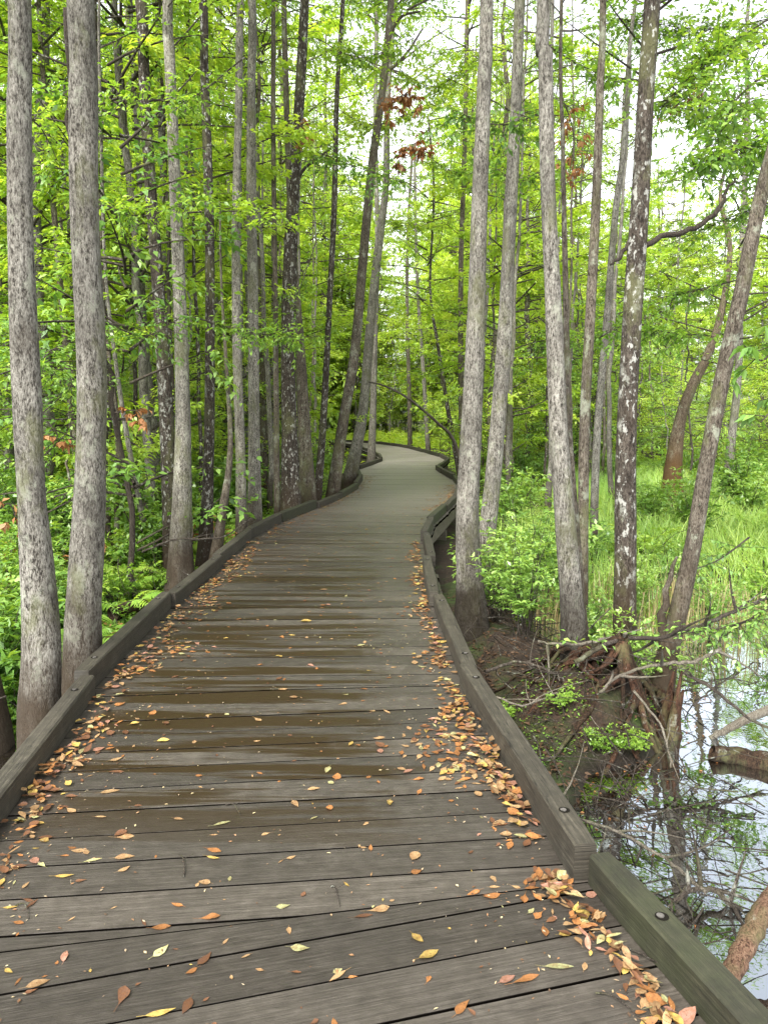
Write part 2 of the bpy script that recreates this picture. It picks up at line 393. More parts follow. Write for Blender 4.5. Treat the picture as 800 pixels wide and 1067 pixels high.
bw = empty('boardwalk', (0, 2.25, 0), 'weathered grey plank boardwalk with low timber kerbs winding away through the trees', 'boardwalk')
BO = np.array([0, 2.25, 0.])
HWB = 1.165
V, Fc, U, Cc = [], [], [], []
def add_board(poly, d, n, origin, zt, tone, extra):
    # poly ccw seen from above; chamfered top, sides going down
    cen = sum(poly) / len(poly); k = len(poly)
    A = []
    for p in poly:
        lo = p - cen; a = np.dot(lo, d); b = np.dot(lo, n)
        A.append(p - d * np.sign(a) * min(.0018, abs(a)) - n * np.sign(b) * min(.0018, abs(b)))
    base = len(V)
    for pts, z in ((A, zt), (poly, zt - .0035), (poly, zt - .038)):
        for p in pts:
            V.append((p[0] - BO[0], p[1] - BO[1], z))
            U.append((float(np.dot(p - origin, n)), float(np.dot(p - origin, d)) + extra)); Cc.append((tone, 1.0 if pts is A else 0.0))
    Fc.append([base + j for j in range(k)])
    for r in range(2):
        for j in range(k):
            j2 = (j + 1) % k
            Fc.append([base + r * k + j, base + (r + 1) * k + j, base + (r + 1) * k + j2, base + r * k + j2])
for i in range(len(seg_d)):
    d = seg_d[i]; n = np.array([d[1], -d[0]]); L = np.linalg.norm(CN[i + 1] - CN[i])
    m0, m1 = miter(i), miter(i + 1)
    s = -.5
    if i == 0: s = 0
    while s < L + .5:
        wd = .180 if random.random() > .06 else .135
        e = s + wd
        j1, j2 = random.uniform(-.012, .012), random.uniform(-.012, .012)
        poly = [CN[i] + d * s - n * (HWB + j1), CN[i] + d * s + n * (HWB + j2), CN[i] + d * e + n * (HWB + j2), CN[i] + d * e - n * (HWB + j1)]
        poly = clip(poly, CN[i] + m0 * .003, m0)
        if len(poly) > 2: poly = clip(poly, CN[i + 1] - m1 * .003, -m1)
        if len(poly) > 2:
            ar = .5 * abs(sum(a[0] * b[1] - a[1] * b[0] for a, b in zip(poly, poly[1:] + poly[:1])))
            if ar > .01:
                add_board(poly, d, n, CN[i], random.uniform(-.0015, .0015), random.random(), random.uniform(0, 50))
        s = e + random.uniform(.004, .008)
me = bpy.data.meshes.new('deck'); me.from_pydata(V, [], Fc)
uvl = me.uv_layers.new(name='UV')
vi = np.empty(len(me.loops), dtype=np.int32); me.loops.foreach_get('vertex_index', vi)
uvl.data.foreach_set('uv', np.array(U, dtype=np.float32)[vi].ravel())
ca = me.color_attributes.new('Col', 'FLOAT_COLOR', 'POINT')
ca.data.foreach_set('color', np.array([(c, g_, 0, 1) for c, g_ in Cc], dtype=np.float32).ravel())
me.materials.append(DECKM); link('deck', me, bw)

def timber(name, a, b, wdt, z0, z1, mt, parent, tone=.5, chamfer=.008, sag=0.0):
    """a squared timber from a to b (xy) with eased edges, worn ends and a UV along its length"""
    a = np.array(a, float); b = np.array(b, float); d = nrm(b - a); n = np.array([d[1], -d[0]]); L = np.linalg.norm(b - a)
    prof = [(-wdt / 2 + chamfer, z1), (wdt / 2 - chamfer, z1), (wdt / 2, z1 - chamfer), (wdt / 2, z0), (-wdt / 2, z0), (-wdt / 2, z1 - chamfer)]
    ns = max(3, int(L / .12)); vs = []; fs = []; us = []
    per = np.cumsum([0] + [math.hypot(prof[(j + 1) % 6][0] - prof[j][0], prof[(j + 1) % 6][1] - prof[j][1]) for j in range(6)])
    ph = random.uniform(0, 6)
    for k in range(ns + 1):
        t = k / ns; inset = .006 if k in (0, ns) else 0
        for j in range(6):
            o, z = prof[j]
            o *= (1 - inset / wdt * 2) ; wob = .0016 * math.sin(ph + t * 9 + j)
            p = a + d * (L * t) + n * (o + wob)
            vs.append((p[0] - BO[0], p[1] - BO[1], z + wob - inset * .5 * (1 if z > (z0 + z1) / 2 else -1)))
    off = random.uniform(0, 40)
    for k in range(ns):
        for j in range(6):
            j2 = (j + 1) % 6
            fs.append([k * 6 + j, (k + 1) * 6 + j, (k + 1) * 6 + j2, k * 6 + j2])
            us += [(L * k / ns, per[j] + off), (L * (k + 1) / ns, per[j] + off), (L * (k + 1) / ns, per[j + 1] + off), (L * k / ns, per[j + 1] + off)]
    fs.append([j for j in range(6)]); us += [(prof[j][0] * .1, prof[j][1] + off) for j in range(6)]
    fs.append([ns * 6 + j for j in reversed(range(6))]); us += [(prof[j][0] * .1, prof[j][1] + off) for j in reversed(range(6))]
    me = bpy.data.meshes.new(name); me.from_pydata(vs, [], fs)
    ul = me.uv_layers.new(name='UV'); ul.data.foreach_set('uv', np.array(us, dtype=np.float32).ravel())
    c = me.color_attributes.new('Col', 'FLOAT_COLOR', 'POINT'); c.data.foreach_set('color', np.tile(np.array([tone, 1, tone, 1], dtype=np.float32), len(vs)))
    me.materials.append(mt)
    return link(name, me, parent), d, L

qb = QB()
th = np.linspace(0, 2 * np.pi, 13)[:-1]
ring = np.stack([np.cos(th), np.sin(th)], 1)
def disc(q, r, z, mi, ox=0, oy=0):
    Vd = np.concatenate([ring * r + [ox, oy], np.full((12, 1), z)], 1)
    q.add(Vd, [[0, k, k + 1, k + 2] for k in range(1, 11, 2)], mi)
disc(qb, .021, .0015, 0); disc(qb, .011, .0045, 1, .003, -.004)
tube(qb, [(.002, -.003, .001), (.002, -.003, .0045)], [.0105, .0105], 12, 1)
bolt_me = qb.mesh('bolt', [HOLE, BOLT], False)

KW, KH = .092, .128
for i in range(len(seg_d) - 1):
    for side in (-1, 1):
        o = 1.055 + KW / 2 + {(1, 0): .028, (1, 1): -.014, (-1, 2): .03, (-1, 1): -.01}.get((side, i), random.uniform(-.03, .03))
        a, b = offpt(i, side * o), offpt(i + 1, side * o)
        d = nrm(b - a); a = a + d * random.uniform(.004, .02); b = b - d * random.uniform(.004, .02)
        if i and i < 9: b = b + d * .02 * random.random()
        dz = {(1, 0): -.016, (1, 1): .010, (-1, 2): .014, (-1, 1): -.008}.get((side, i), random.uniform(-.02, .02))
        kt, d, L = timber('kerb_timber', a, b, KW, .003, KH + dz, KERBG if (side == 1 and i == 0) or (i > 3 and random.random() < .3) else KERBM, bw, random.uniform(.2, .8))
        if i < 9:
            nb = 3 if L > 3 else 2
            for k in range(nb):
                s = (.22 if k == 0 else L - .25 if k == nb - 1 else L * .5) if nb == 2 else (.9, L * .63, L - .35)[k]
                p = a + d * s
                bo = link('bolt', bolt_me, kt, (p[0] - BO[0], p[1] - BO[1], KH + dz + .001)); bo.rotation_euler = (0, 0, random.uniform(0, 6))
for i in range(len(seg_d) - 1):
    for side in (-1, 1):
        o = 1.08
        a, b = offpt(i, side * o), offpt(i + 1, side * o)
        timber('stringer', a, b, .05, -.29, -.045, UNDER, bw, random.random())
    # cross beam and two posts at the node
    a, b = offpt(i, -1.12), offpt(i, 1.12)
    if i: timber('cross_beam', a, b, .09, -.47, -.295, UNDER, bw, random.random())
    for side in (-1, 1):
        p = offpt(i, side * 1.0)
        q = QB(); tube(q, [(p[0] - BO[0], p[1] + .1 - BO[1], z) for z in (-1.3, -.9, -.5, -.05)], [.085, .083, .08, .08], 10, 0)
        link('post', q.mesh('post', [MUDDY]), bw)

# ------------------------------------------------------------------ ground and water
def hnoise(x, y, s, seed):
    r = np.random.default_rng(seed); v = 0 * x
    for k in range(7):
        a = r.uniform(0, 6.28); f = s * r.uniform(.5, 2.1); v = v + np.sin((x * np.cos(a) + y * np.sin(a)) * f + r.uniform(0, 6.28)) / 7
    return v
def gh(x, y):
    x = np.asarray(x, float); y = np.asarray(y, float)
    z = -.47 + .13 * hnoise(x, y, 1.1, 3) + .05 * hnoise(x, y, 5, 5)
    # the pool at the right of the near boardwalk
    pool = np.exp(-(((x - 3.9) / 2.9) ** 4 + ((y - 4.4) / 4.6) ** 4))
    z = z - .55 * pool
    # water under and left of the near boardwalk
    z = z - .4 * np.exp(-(((x + 1.2) / 1.9) ** 4 + ((y - 2.0) / 4.2) ** 4))
    z = z - .3 * np.exp(-(((x + 2.6) / 1.2) ** 2 + ((y - 8.2) / 1.2) ** 2))
    # root bank round the right hand trees
    for cx, cy, rx, ry, hh in ((1.42, 4.9, .42, .46, .50), (1.15, 5.9, .55, 1.0, .48), (1.95, 5.5, .3, .35, .40), (.95, 7.8, .7, 1.5, .30), (1.75, 5.1, .25, .3, .25), (1.0, 4.1, .22, .4, .2)):
        z = z + hh * np.exp(-(((x - cx) / rx) ** 2 + ((y - cy) / ry) ** 2)) * (1 + .22 * hnoise(x, y, 11, 7) + .12 * hnoise(x, y, 27, 8))
    z = np.where(y > 9, z + .08 * np.clip((y - 9) / 6, 0, 1), z)
    far = np.clip((np.hypot(x, y) - 60) / 60, 0, 1)
    return z * (1 - far) - .35 * far
gx = np.concatenate([-np.geomspace(400, 9, 26), np.linspace(-8.6, 8.6, 173), np.geomspace(9, 400, 26)])
gy = np.concatenate([-np.geomspace(400, 3, 20), np.linspace(-2.6, 26, 230), np.geomspace(27, 500, 36)])
GX, GY = np.meshgrid(gx, gy)
GZ = gh(GX, GY) + np.where((np.abs(GX) < 9) & (GY < 26), rng.normal(size=GX.shape) * .008, 0)
q = QB(); nx, ny = len(gx), len(gy)
ii, jj = np.meshgrid(np.arange(ny - 1), np.arange(nx - 1), indexing='ij'); b0 = (ii * nx + jj).ravel()
q.add(np.stack([GX, GY, GZ], -1).reshape(-1, 3), np.stack([b0, b0 + 1, b0 + nx + 1, b0 + nx], -1))
tag(link('ground', q.mesh('ground', [GROUND])), 'dark muddy swamp floor with leaf litter and moss', 'ground', kind='structure')
q = QB(); q.add([(-60, -20, -.55), (60, -20, -.55), (60, 80, -.55), (-60, 80, -.55)], [[0, 1, 2, 3]])
tag(link('water', q.mesh('water', [WATER])), 'still dark swamp water mirroring the pale sky', 'water', kind='structure')

# ------------------------------------------------------------------ foliage builders
def crown_mesh(name, seed, z0, z1, rmax, nb, tw, lv, ls, mats, shape='spindle', bark=1, elev=(-.05, .55), clump=1.0, ax=None):
    """limbs from the axis, twigs along the limbs, leaves along the twigs"""
    r = np.random.default_rng(seed); q = QB()
    for b in range(nb):
        t = r.random() ** .9; h = z0 + (z1 - z0) * t
        if shape == 'spindle': rad = rmax * (.35 + .65 * math.sin(math.pi * min(1, t * .9 + .12)))
        elif shape == 'dome': rad = rmax * math.sqrt(max(.12, 1 - t * t))
        else: rad = rmax * (1 - .75 * t)
        rad *= r.uniform(.55, 1.15)
        az = r.uniform(0, 2 * np.pi); el = r.uniform(*elev)
        d = np.array([math.cos(az) * math.cos(el), math.sin(az) * math.cos(el), math.sin(el)])
        p0 = np.array([0, 0, h - .25 * rad * math.sin(max(el, 0)) - .1]) if ax is None else ax(h)
        side = np.array([-math.sin(az), math.cos(az), 0]); bend = r.normal() * .18; lift = r.normal() * .12 - .08
        ts = np.linspace(0, 1, 6)
        P = p0 + d * (ts * rad)[:, None] + side * (bend * rad * ts ** 2)[:, None] + np.array([0, 0, 1]) * (lift * rad * ts ** 2)[:, None]
        tube(q, P, np.interp(ts, [0, 1], [.008 + .006 * rad, .003]), 5, bark, .5)
        bc = r.normal() * .13 + .5
        ntw = max(2, int(tw * rad / rmax * r.uniform(.6, 1.3)))
        tt = r.uniform(.25, 1, ntw); k = np.clip((tt * 5).astype(int), 0, 4); fr = (tt * 5 - k)[:, None]
        O = P[k] * (1 - fr) + P[k + 1] * fr
        ta = az + r.choice([-1, 1], ntw) * r.uniform(.3, 1.3, ntw); te = r.normal(size=ntw) * .28 - .02
        TD = np.stack([np.cos(ta) * np.cos(te), np.sin(ta) * np.cos(te), np.sin(te)], 1)
        TL = r.uniform(.22, .62, ntw) * clump
        for o, td, tl in zip(O, TD, TL):
            e = o + td * tl; q_s = nrm(np.cross(td, [0, 0, 1.])); wv = .0035
            q.add([o - q_s * wv, o + q_s * wv, e + q_s * .0015, e - q_s * .0015], [[0, 1, 2, 3]], bark)
        # leaves
        idx = np.repeat(np.arange(ntw), lv); n = len(idx)
        u = r.random(n) ** .8
        B = O[idx] + TD[idx] * (TL[idx] * u)[:, None] + r.normal(size=(n, 3)) * .03
        sgn = r.choice([-1, 1], n)
        S = nrm(np.cross(TD[idx], [0, 0, 1.]))
        D = TD[idx] * r.uniform(.2, 1, n)[:, None] + S * (sgn * r.uniform(.3, 1.1, n))[:, None] + np.array([0, 0, 1.]) * (r.normal(size=n) * .3 - .22)[:, None]
        Nn = np.stack([r.normal(size=n) * .38, r.normal(size=n) * .38, np.ones(n)], 1)
        L = ls * r.uniform(.65, 1.25, n); W = L * r.uniform(.38, .55, n)
        cc = np.clip(bc + r.normal(size=ntw)[idx] * .10 + r.normal(size=n) * .13, 0, 1)
        leaves(q, B, D, Nn, L, W, 0, cc)
    return q.mesh(name, mats)

def trunk_geom(P, rad, mt, name='trunk', sides=14, lump=.05, flare=0, seed=1, base=None, twist=0):
    r = np.random.default_rng(seed); q = QB()
    zb = P[0][2]; k = r.integers(3, 6); ph = r.uniform(0, 6.28)
    def lob(th, z):
        f = np.exp(-(z - zb) / .45) * flare
        return 1 + f * (.55 + .45 * np.cos(k * th + ph)) + f * .25 * np.cos((k + 2) * th + ph * 2)
    tube(q, P, rad, sides, 0, .5, lump, r, lob)
    return q.mesh(name, [mt])

# ------------------------------------------------------------------ shared meshes for trees beyond the near ones
CROWN_T = [crown_mesh('crown', 100 + k, 1.8, 11.5, 2.2, 90, 12, 27, .088, [LEAF, TWIG]) for k in range(5)]
CROWN_Y = [crown_mesh('crown', 120 + k, 1.0, 11.5, 2.5, 92, 12, 27, .095, [LEAF2, TWIG]) for k in range(4)]
CROWN_S = [crown_mesh('crown', 140 + k, .5, 4.2, 1.25, 30, 8, 15, .078, [m, TWIG], 'spindle') for k, m in enumerate((LEAF3, LEAF, LEAF3, LEAF2))]
CROWN_HI = [crown_mesh('crown', 160 + k, 0, 5.0, 2.1, 26, 9, 12, .09, [LEAF, TWIG], 'dome') for k in range(3)]

def straight_trunk(seed, h, r0, lean, mt):
    r = np.random.default_rng(seed)
    z = np.concatenate([np.linspace(-.35, 1, 6), np.linspace(1.6, h, 16)])
    w = np.cumsum(r.normal(size=(len(z), 2)) * .035, 0); w[0] = w[1] = 0
    P = np.stack([w[:, 0] + lean[0] * z / h, w[:, 1] + lean[1] * z / h, z], 1)
    rad = np.interp(z, [-.35, .6, h], [r0 * 1.25, r0, .018])
    return trunk_geom(P, rad, mt, 'trunk', 9, .05, .4, seed)
TRUNKS = [straight_trunk(200 + k, 11.6, rr, (random.uniform(-.5, .5), random.uniform(-.3, .3)), m)
          for k, (rr, m) in enumerate([(.10, BARK_L), (.075, BARK_L), (.12, BARK_M), (.06, BARK_M), (.13, BARK_D), (.085, BARK_L), (.05, BARK_D), (.11, BARK_L)])]
STEMS = [straight_trunk(220 + k, 4.3, rr, (random.uniform(-.5, .5), random.uniform(-.3, .3)), m) for k, (rr, m) in enumerate([(.028, BARK_D), (.035, BARK_M), (.022, TWIG), (.03, BARK_L)])]

def place_tree(x, y, tr, cr, s, label, group, name, rz=None, cs=None, cz=0):
    z = float(gh(x, y))
    t = empty(name, (x, y, z), label, 'tree', group, random.uniform(0, 6.28) if rz is None else rz)
    t.scale = (s, s, s)
    o = link('trunk', tr, t)
    if cr is not None:
        c = link('crown', cr, t, (0, 0, cz)); c.rotation_euler = (0, 0, random.uniform(0, 6.28))
        if cs: c.scale = cs
    return t

# ------------------------------------------------------------------ the trees along the boardwalk, one by one
HN = 0
def hero(name, label, Y, pts, wpx, mt, top=11, flare=.5, group=None, zb=None, crown=True, dead=None, lump=.05, limbs=(), sides=20, seed=None, dY=.0):
    """pts: photo positions of the trunk from foot to top, wpx its widths there"""
    global HN
    HN += 1; sd_ = 300 + HN if seed is None else seed
    r = np.random.default_rng(sd_)
    W = np.array([at(px, py, Y) for px, py in pts])
    t = Y / (cp + (533.5 - np.array([p[1] for p in pts])) / F * sp)
    rr = np.array(wpx) * t / F / 2 * .86
    zf = float(gh(W[0][0], Y)) if zb is None else zb
    # carry the foot down into the mud and the top up out of the picture
    foot = W[0].copy(); d = (W[1] - W[0]) / max(.2, (W[1][2] - W[0][2])); foot = W[0] + d * (zf - .25 - W[0][2]) * .8; foot[2] = zf - .25
    ptsw = [foot] if W[0][2] > zf - .15 else []
    rads = [rr[0] * 1.12] if W[0][2] > zf - .15 else []
    ptsw += list(W); rads += list(rr)
    if top and top > W[-1][2] + .5:
        d = (W[-1] - W[-2]); d /= max(.3, d[2]); e = W[-1] + d * (top - W[-1][2]) * .75; e[2] = top
        mid = (W[-1] + e) / 2 + r.normal(size=3) * [.12, .12, 0]
        ptsw += [mid, e]; rads += [rr[-1] * .7, .02]
    ptsw = np.array(ptsw); ptsw[1:, 1] += dY * (ptsw[1:, 2] - ptsw[0, 2])
    if path_dist(foot[0], foot[1]) < 1.17 + rads[0]: print('ON DECK', label, path_dist(foot[0], foot[1]), rads[0])
    n = 9 if Y < 9 else 6
    P = smooth_path(ptsw, n); rad = np.interp(np.arange(len(P)), np.arange(len(ptsw)) * n, rads)
    root = empty(name, tuple(foot), label, 'tree', group)
    link('trunk', trunk_geom(P - foot, rad, mt, 'trunk', sides, lump, flare, sd_), root)
    if crown:
        e = P[-1]
        c = link('crown', CROWN_HI[HN % 3], root, tuple(e - foot - np.array([0, 0, 4.4]))); c.rotation_euler = (0, 0, r.uniform(0, 6))
    for lp, lw, *leafy in limbs:      # limbs given by photo positions too, at the trunk's distance
        Lp = np.array([at(*p, Y) if len(p) == 2 else at(*p) for p in lp])
        q = QB(); PP = smooth_path(Lp, 5); PP[1:-1] += r.normal(size=PP[1:-1].shape) * .006
        lr = np.array(lw) * Y / F / 2; rd = np.interp(np.arange(len(PP)), np.arange(len(Lp)) * 5, lr)
        tube(q, PP - foot, rd, 7, 0, .5, .05, r); link('branch', q.mesh('branch', [mt if not leafy else TWIG]), root)
    return root, foot, P

T = {}
T['A'] = hero('tree', 'tall pale grey tree furthest left, its foot against the outside of the left kerb', 4.35,
     [(44, 800), (42, 740), (44, 660), (34, 520), (29, 420), (22, 250), (20, 120), (20, -10)], [52, 50, 42, 34, 32, 30, 28, 26], BARK_L, 9, .35)
T['B'] = hero('tree', 'thick pale tree close behind the left kerb with a brown mossy foot', 5.05,
     [(86, 745), (86, 690), (88, 620), (94, 500), (96, 400), (90, 250), (87, 100), (84, -10)], [52, 46, 41, 36, 34, 34, 33, 32], BARK_L, 11, .3)
hero('tree', 'grey flared trunk at the water in the lower left corner', 4.7, [(-14, 830), (-12, 760), (-22, 660), (-40, 500)], [56, 46, 26, 22], BARK_M, 9, .7)
hero('tree', 'slim dark tree with lichen patches left of the pale flared one', 9.6,
     [(180, 612), (178, 540), (173, 420), (165, 300), (156, 180), (150, 70), (146, -10)], [22, 19, 17, 15, 14, 13, 13], BARK_D, 14, .5)
hero('tree', 'pale tree with a wide flared foot standing by the left kerb bend', 9.0,
     [(186, 625), (188, 570), (191, 450), (188, 320), (182, 180), (177, 60), (175, -10)], [34, 26, 19, 15, 14, 13, 12], BARK_L, 13, .8)
hero('tree', 'dark straight tree with a leaning broken trunk at its foot', 9.4,
     [(213, 600), (217, 500), (219, 400), (219, 280), (216, 150), (213, 60), (211, -10)], [20, 13, 12, 12, 11, 10, 10], BARK_D, 13, .7)
hero('broken_trunk', 'short split trunk leaning beside the dark straight tree', 9.2, [(222, 600), (230, 545), (240, 470), (236, 380), (231, 300), (229, 210)], [17, 11, 7, 4, 3, 2.5], BARK_M, 0, .6, crown=False)
hero('tree', 'pale slender tree second before the left kerb straightens', 10.8,
     [(252, 580), (251, 480), (247, 360), (246, 230), (249, 100), (251, -10)], [15, 12, 11, 10, 9, 8], BARK_L, 14, .5)
hero('tree', 'pale tree rising straight beside the slender one by the left kerb', 11.2,
     [(266, 575), (265, 460), (264, 340), (262, 200), (262, 90), (262, -10)], [18, 14, 13, 12, 10, 10], BARK_L, 14, .5)
hero('tree', 'thin grey sapling trunk between pale tree and thick dark pair', 12.0,
     [(289, 560), (288, 440), (287, 300), (285, 150), (285, -10)], [8, 7, 6, 6, 5], BARK_M, 13, .3)
hero('tree', 'thick dark tree with a bending upper trunk at the left kerb curve', 13.0,
     [(304, 545), (302, 450), (300, 360), (303, 250), (309, 150), (314, 70), (318, -10)], [26, 19, 18, 16, 13, 12, 11], BARK_D, 15, .5,
     limbs=[([(305, 200), (318, 175), (345, 155)], [4, 3, 2], 1)])
hero('tree', 'lichen spotted dark tree right against the thick dark one', 13.8,
     [(322, 548), (318, 470), (314, 390), (308, 300), (302, 200), (298, 90), (296, -10)], [24, 17, 14, 10, 8, 7, 6], BARK_M, 14, .5)
hero('tree', 'thin dark tree curving up in the middle left', 14.5,
     [(331, 520), (338, 420), (343, 320), (348, 220), (351, 100), (358, -10)], [10, 8, 7, 7, 6, 5], BARK_D, 14, .4)
T['L'] = hero('tree', 'slanting brown tree leaning right over the left kerb', 14.9,
     [(346, 520), (356, 450), (369, 370), (378, 270), (388, 170), (399, 90), (408, -10)], [17, 13, 12, 11, 10, 9, 8], BARK_M, 13, .5,
     limbs=[([(397, 60), (415, 20), (438, 12)], [4, 3, 1.5], 1), ([(396, 80), (420, 60), (440, 30)], [4, 3, 1.5], 1)])
T['M'] = hero('tree', 'pale slanting tree leaning right behind the brown one', 18.9,
     [(364, 498), (378, 430), (386, 340), (395, 250), (402, 190), (404, 100), (412, -10)], [16, 12, 11, 10, 8, 7, 6], BARK_L, 13, .5)
hero('tree', 'grey tree standing in the inner kerb bend on the left', 25.5,
     [(387, 481), (389, 420), (391, 330), (393, 250), (391, 120), (392, -10)], [10, 8, 7, 6, 5, 4.5], BARK_L, 16, .5)
hero('tree', 'tall tree with dark top nearest the right kerb', 6.4,
     [(492, 690), (489, 620), (487, 540), (492, 420), (497, 300), (500, 200), (504, 90), (507, -10)], [42, 32, 28, 25, 21, 19, 17, 16], BARK_LW, 12, .5)
hero('tree', 'smooth pale tree leaning out just behind the tree nearest the right kerb', 7.7,
     [(500, 640), (507, 560), (516, 470), (524, 370), (530, 250), (537, 120), (542, -10)], [26, 21, 19, 18, 16, 14, 13], BARK_L, 12, .3)
hero('tree', 'pale spotted tree on the root bank with a dark wet foot', 5.25,
     [(604, 765), (600, 700), (595, 620), (588, 540), (581, 430), (575, 300), (570, 170), (568, 60), (567, -10)], [46, 34, 27, 24, 22, 19, 18, 17, 17], BARK_LW, 11, .45)
hero('tree', 'slim trunk hidden partly behind the pale spotted tree', 5.6,
     [(612, 745), (607, 660), (600, 560), (591, 430), (589, 300), (586, 150), (585, -10)], [22, 13, 10, 9, 7, 5, 4], BARK_M, 12, .3)
hero('tree', 'slender lichen covered tree between pale spotted and dark blotchy trunks', 6.5,
     [(606, 720), (606, 640), (607, 560), (609, 440), (615, 320), (621, 200), (625, 90), (628, -10)], [20, 14, 12, 13, 12, 11, 9, 8], BARK_M, 11, .4)
T['U'] = hero('tree', 'dark tree with white lichen blotches standing in the water', 6.1,
     [(649, 745), (650, 690), (651, 600), (652, 480), (656, 370), (664, 240), (672, 110), (680, -10)], [44, 30, 26, 24, 23, 22, 20, 19], BARK_D, 12, .4,
     limbs=[([(662, 262), (690, 247), (718, 240), (748, 218), (757, 196), (768, 186)], [6, 6, 5.5, 5, 3, 1.5], 1), ([(656, 250), (645, 268), (635, 276)], [5, 4, 2], 1)])
hero('tree', 'smooth grey tree leaning far right over the water', 5.6,
     [(684, 745), (694, 690), (708, 630), (723, 560), (736, 480), (751, 400), (771, 310), (790, 215), (815, 120), (845, 10)], [34, 25, 21, 19, 18, 18, 18, 17, 16, 14], BARK_M, 11, .4,
     limbs=[([(692, 700), (690, 640), (705, 580)], [14, 9, 3])])
hero('tree', 'bent tree with rusty orange foot in the sedge', 15.0,
     [(701, 548), (700, 500), (708, 440), (722, 400), (736, 372), (750, 330), (760, 260)], [34, 22, 14, 12, 11, 8, 6], BARK_F, 7, .5)
hero('tree', 'pale slim tree at the right behind the sedge', 17.0,
     [(758, 505), (760, 470), (768, 400), (771, 320), (774, 230), (778, 120)], [12, 10, 9, 8, 7, 6], BARK_L, 11, .4)
hero('tree', 'grey tree seen through gap left of the dark blotchy trunk', 10.5,
     [(618, 560), (622, 450), (632, 330), (641, 220), (650, 150), (655, 60), (664, -10)], [10, 9, 8, 8, 7, 5, 4], BARK_L, 10, .4)
hero('tree', 'thin grey tree left of the tree nearest the right kerb', 19.0,
     [(483, 500), (480, 400), (480, 280), (484, 150), (487, -10)], [9, 7, 6, 6, 5], BARK_M, 14, .3)
hero('tree', 'thin dark tree at the far right kerb bend', 20.0,
     [(479, 496), (467, 430), (456, 360), (448, 300), (452, 200), (446, 120)], [7, 5, 4, 3, 3, 2], BARK_D, 9, .3)
hero('tree', 'leaning thin tree high at the left edge', 11.0,
     [(88, 560), (76, 440), (66, 330), (55, 200), (46, 90), (40, -10)], [8, 8, 7, 7, 6, 5], BARK_M, 12, .3)
hero('tree', 'thin pale sapling leaning left above the fern bank', 10.0,
     [(158, 590), (147, 530), (132, 450), (120, 370), (110, 280), (106, 150), (104, -10)], [10, 7, 6, 5, 4, 4, 3], BARK_L, 9, .3)
hero('tree', 'pale trunk in shadow behind the slim dark lichen tree', 13.0,
     [(166, 545), (160, 440), (150, 330), (146, 200), (140, 80), (136, -10)], [10, 8, 7, 6, 6, 5], BARK_L, 13, .4)
hero('tree', 'slim far tree standing by the right kerb where the path vanishes', 37.5,
     [(427, 468), (426, 400), (424, 320), (425, 240), (430, 150)], [6, 5, 4, 3.5, 3], BARK_M, 13, .4)
hero('tree', 'far pale tree beside the vanishing kerb', 33.5,
     [(446, 470), (442, 400), (436, 320), (433, 240), (432, 150)], [6, 5, 4, 3.5, 3], BARK_L, 13, .4)

# arching dead sapling over the path on the right
q = QB(); Pa = smooth_path([np.array([2.0, 17.0, -.5]), at(474, 462, 16.8), at(455, 440, 16.5), at(425, 415, 16), at(400, 402, 15.8), at(384, 398, 15.6)], 6)
o_ = Pa[0].copy(); tube(q, Pa - o_, np.linspace(.045, .012, len(Pa)), 7, 0, .5, .06)
e = empty('leaning_sapling', tuple(o_), 'bare dark sapling arching over the boardwalk from the right', 'tree'); link('trunk', q.mesh('trunk', [TWIG]), e)

# ------------------------------------------------------------------ mid and far trees
GL = [('slender forest tree with pale trunk and open yellow-green crown', 'yellow-green trees filling the forest behind'),
      ('slender forest tree with grey trunk and mid green crown', 'green trees filling the forest behind')]
spots = []
def ok(x, y, dmin, pmin):
    if path_dist(x, y) < pmin: return False
    return all((x - a) ** 2 + (y - b) ** 2 > dmin ** 2 for a, b in spots)
r2 = np.random.default_rng(11); cnt = 0; tries = 0
while cnt < 156 and tries < 9000:
    tries += 1
    y = r2.uniform(11, 62) if cnt < 86 else r2.uniform(35, 75)
    x = r2.uniform(-1, 1) * (y * .58 + 2)
    if abs(x) > y * .62 + 1.5: continue
    if x > 2.2 and y < 24 and not (x < 4.2 and y > 13): continue      # the sedge clearing
    if x > 9 and y < 38: continue
    if y < 34 and not ok(x, y, 1.25, 2.1): continue
    if y >= 34 and not ok(x, y, 1.9, 2.6): continue
    if abs(x - 1.2) < (3.0 if y < 50 else 2.2) and y > 33: continue           # opening where the path vanishes
    spots.append((x, y)); cnt += 1
    yel = r2.random() < (.8 if y < 22 else .95)
    k = int(r2.integers(0, 8))
    place_tree(x, y, TRUNKS[k], (CROWN_Y[k % 4] if yel else CROWN_T[k % 5]), (r2.uniform(.8, 1.35) if y < 30 else r2.uniform(1.3, 2.2) if x < .2 * y else r2.uniform(1.0, 1.6)), GL[0 if yel else 1][0], GL[0 if yel else 1][1], 'forest_tree')

# understory saplings
US = 'leafy understory saplings below the tall trees'
cnt = 0; tries = 0; spots2 = []
while cnt < 120 and tries < 6000:
    tries += 1
    y = r2.uniform(8, 40); x = r2.uniform(-1, 1) * (y * .55 + 1.5)
    if path_dist(x, y) < 2.3: continue
    if x > 1.8 and y < 22: continue
    if any((x - a) ** 2 + (y - b) ** 2 < .9 for a, b in spots2): continue
    spots2.append((x, y)); cnt += 1
    k = int(r2.integers(0, 4))
    place_tree(x, y, STEMS[k], CROWN_S[k], r2.uniform(.6, 1.5), 'small leafy sapling with thin stem under the tall trees', US, 'sapling')
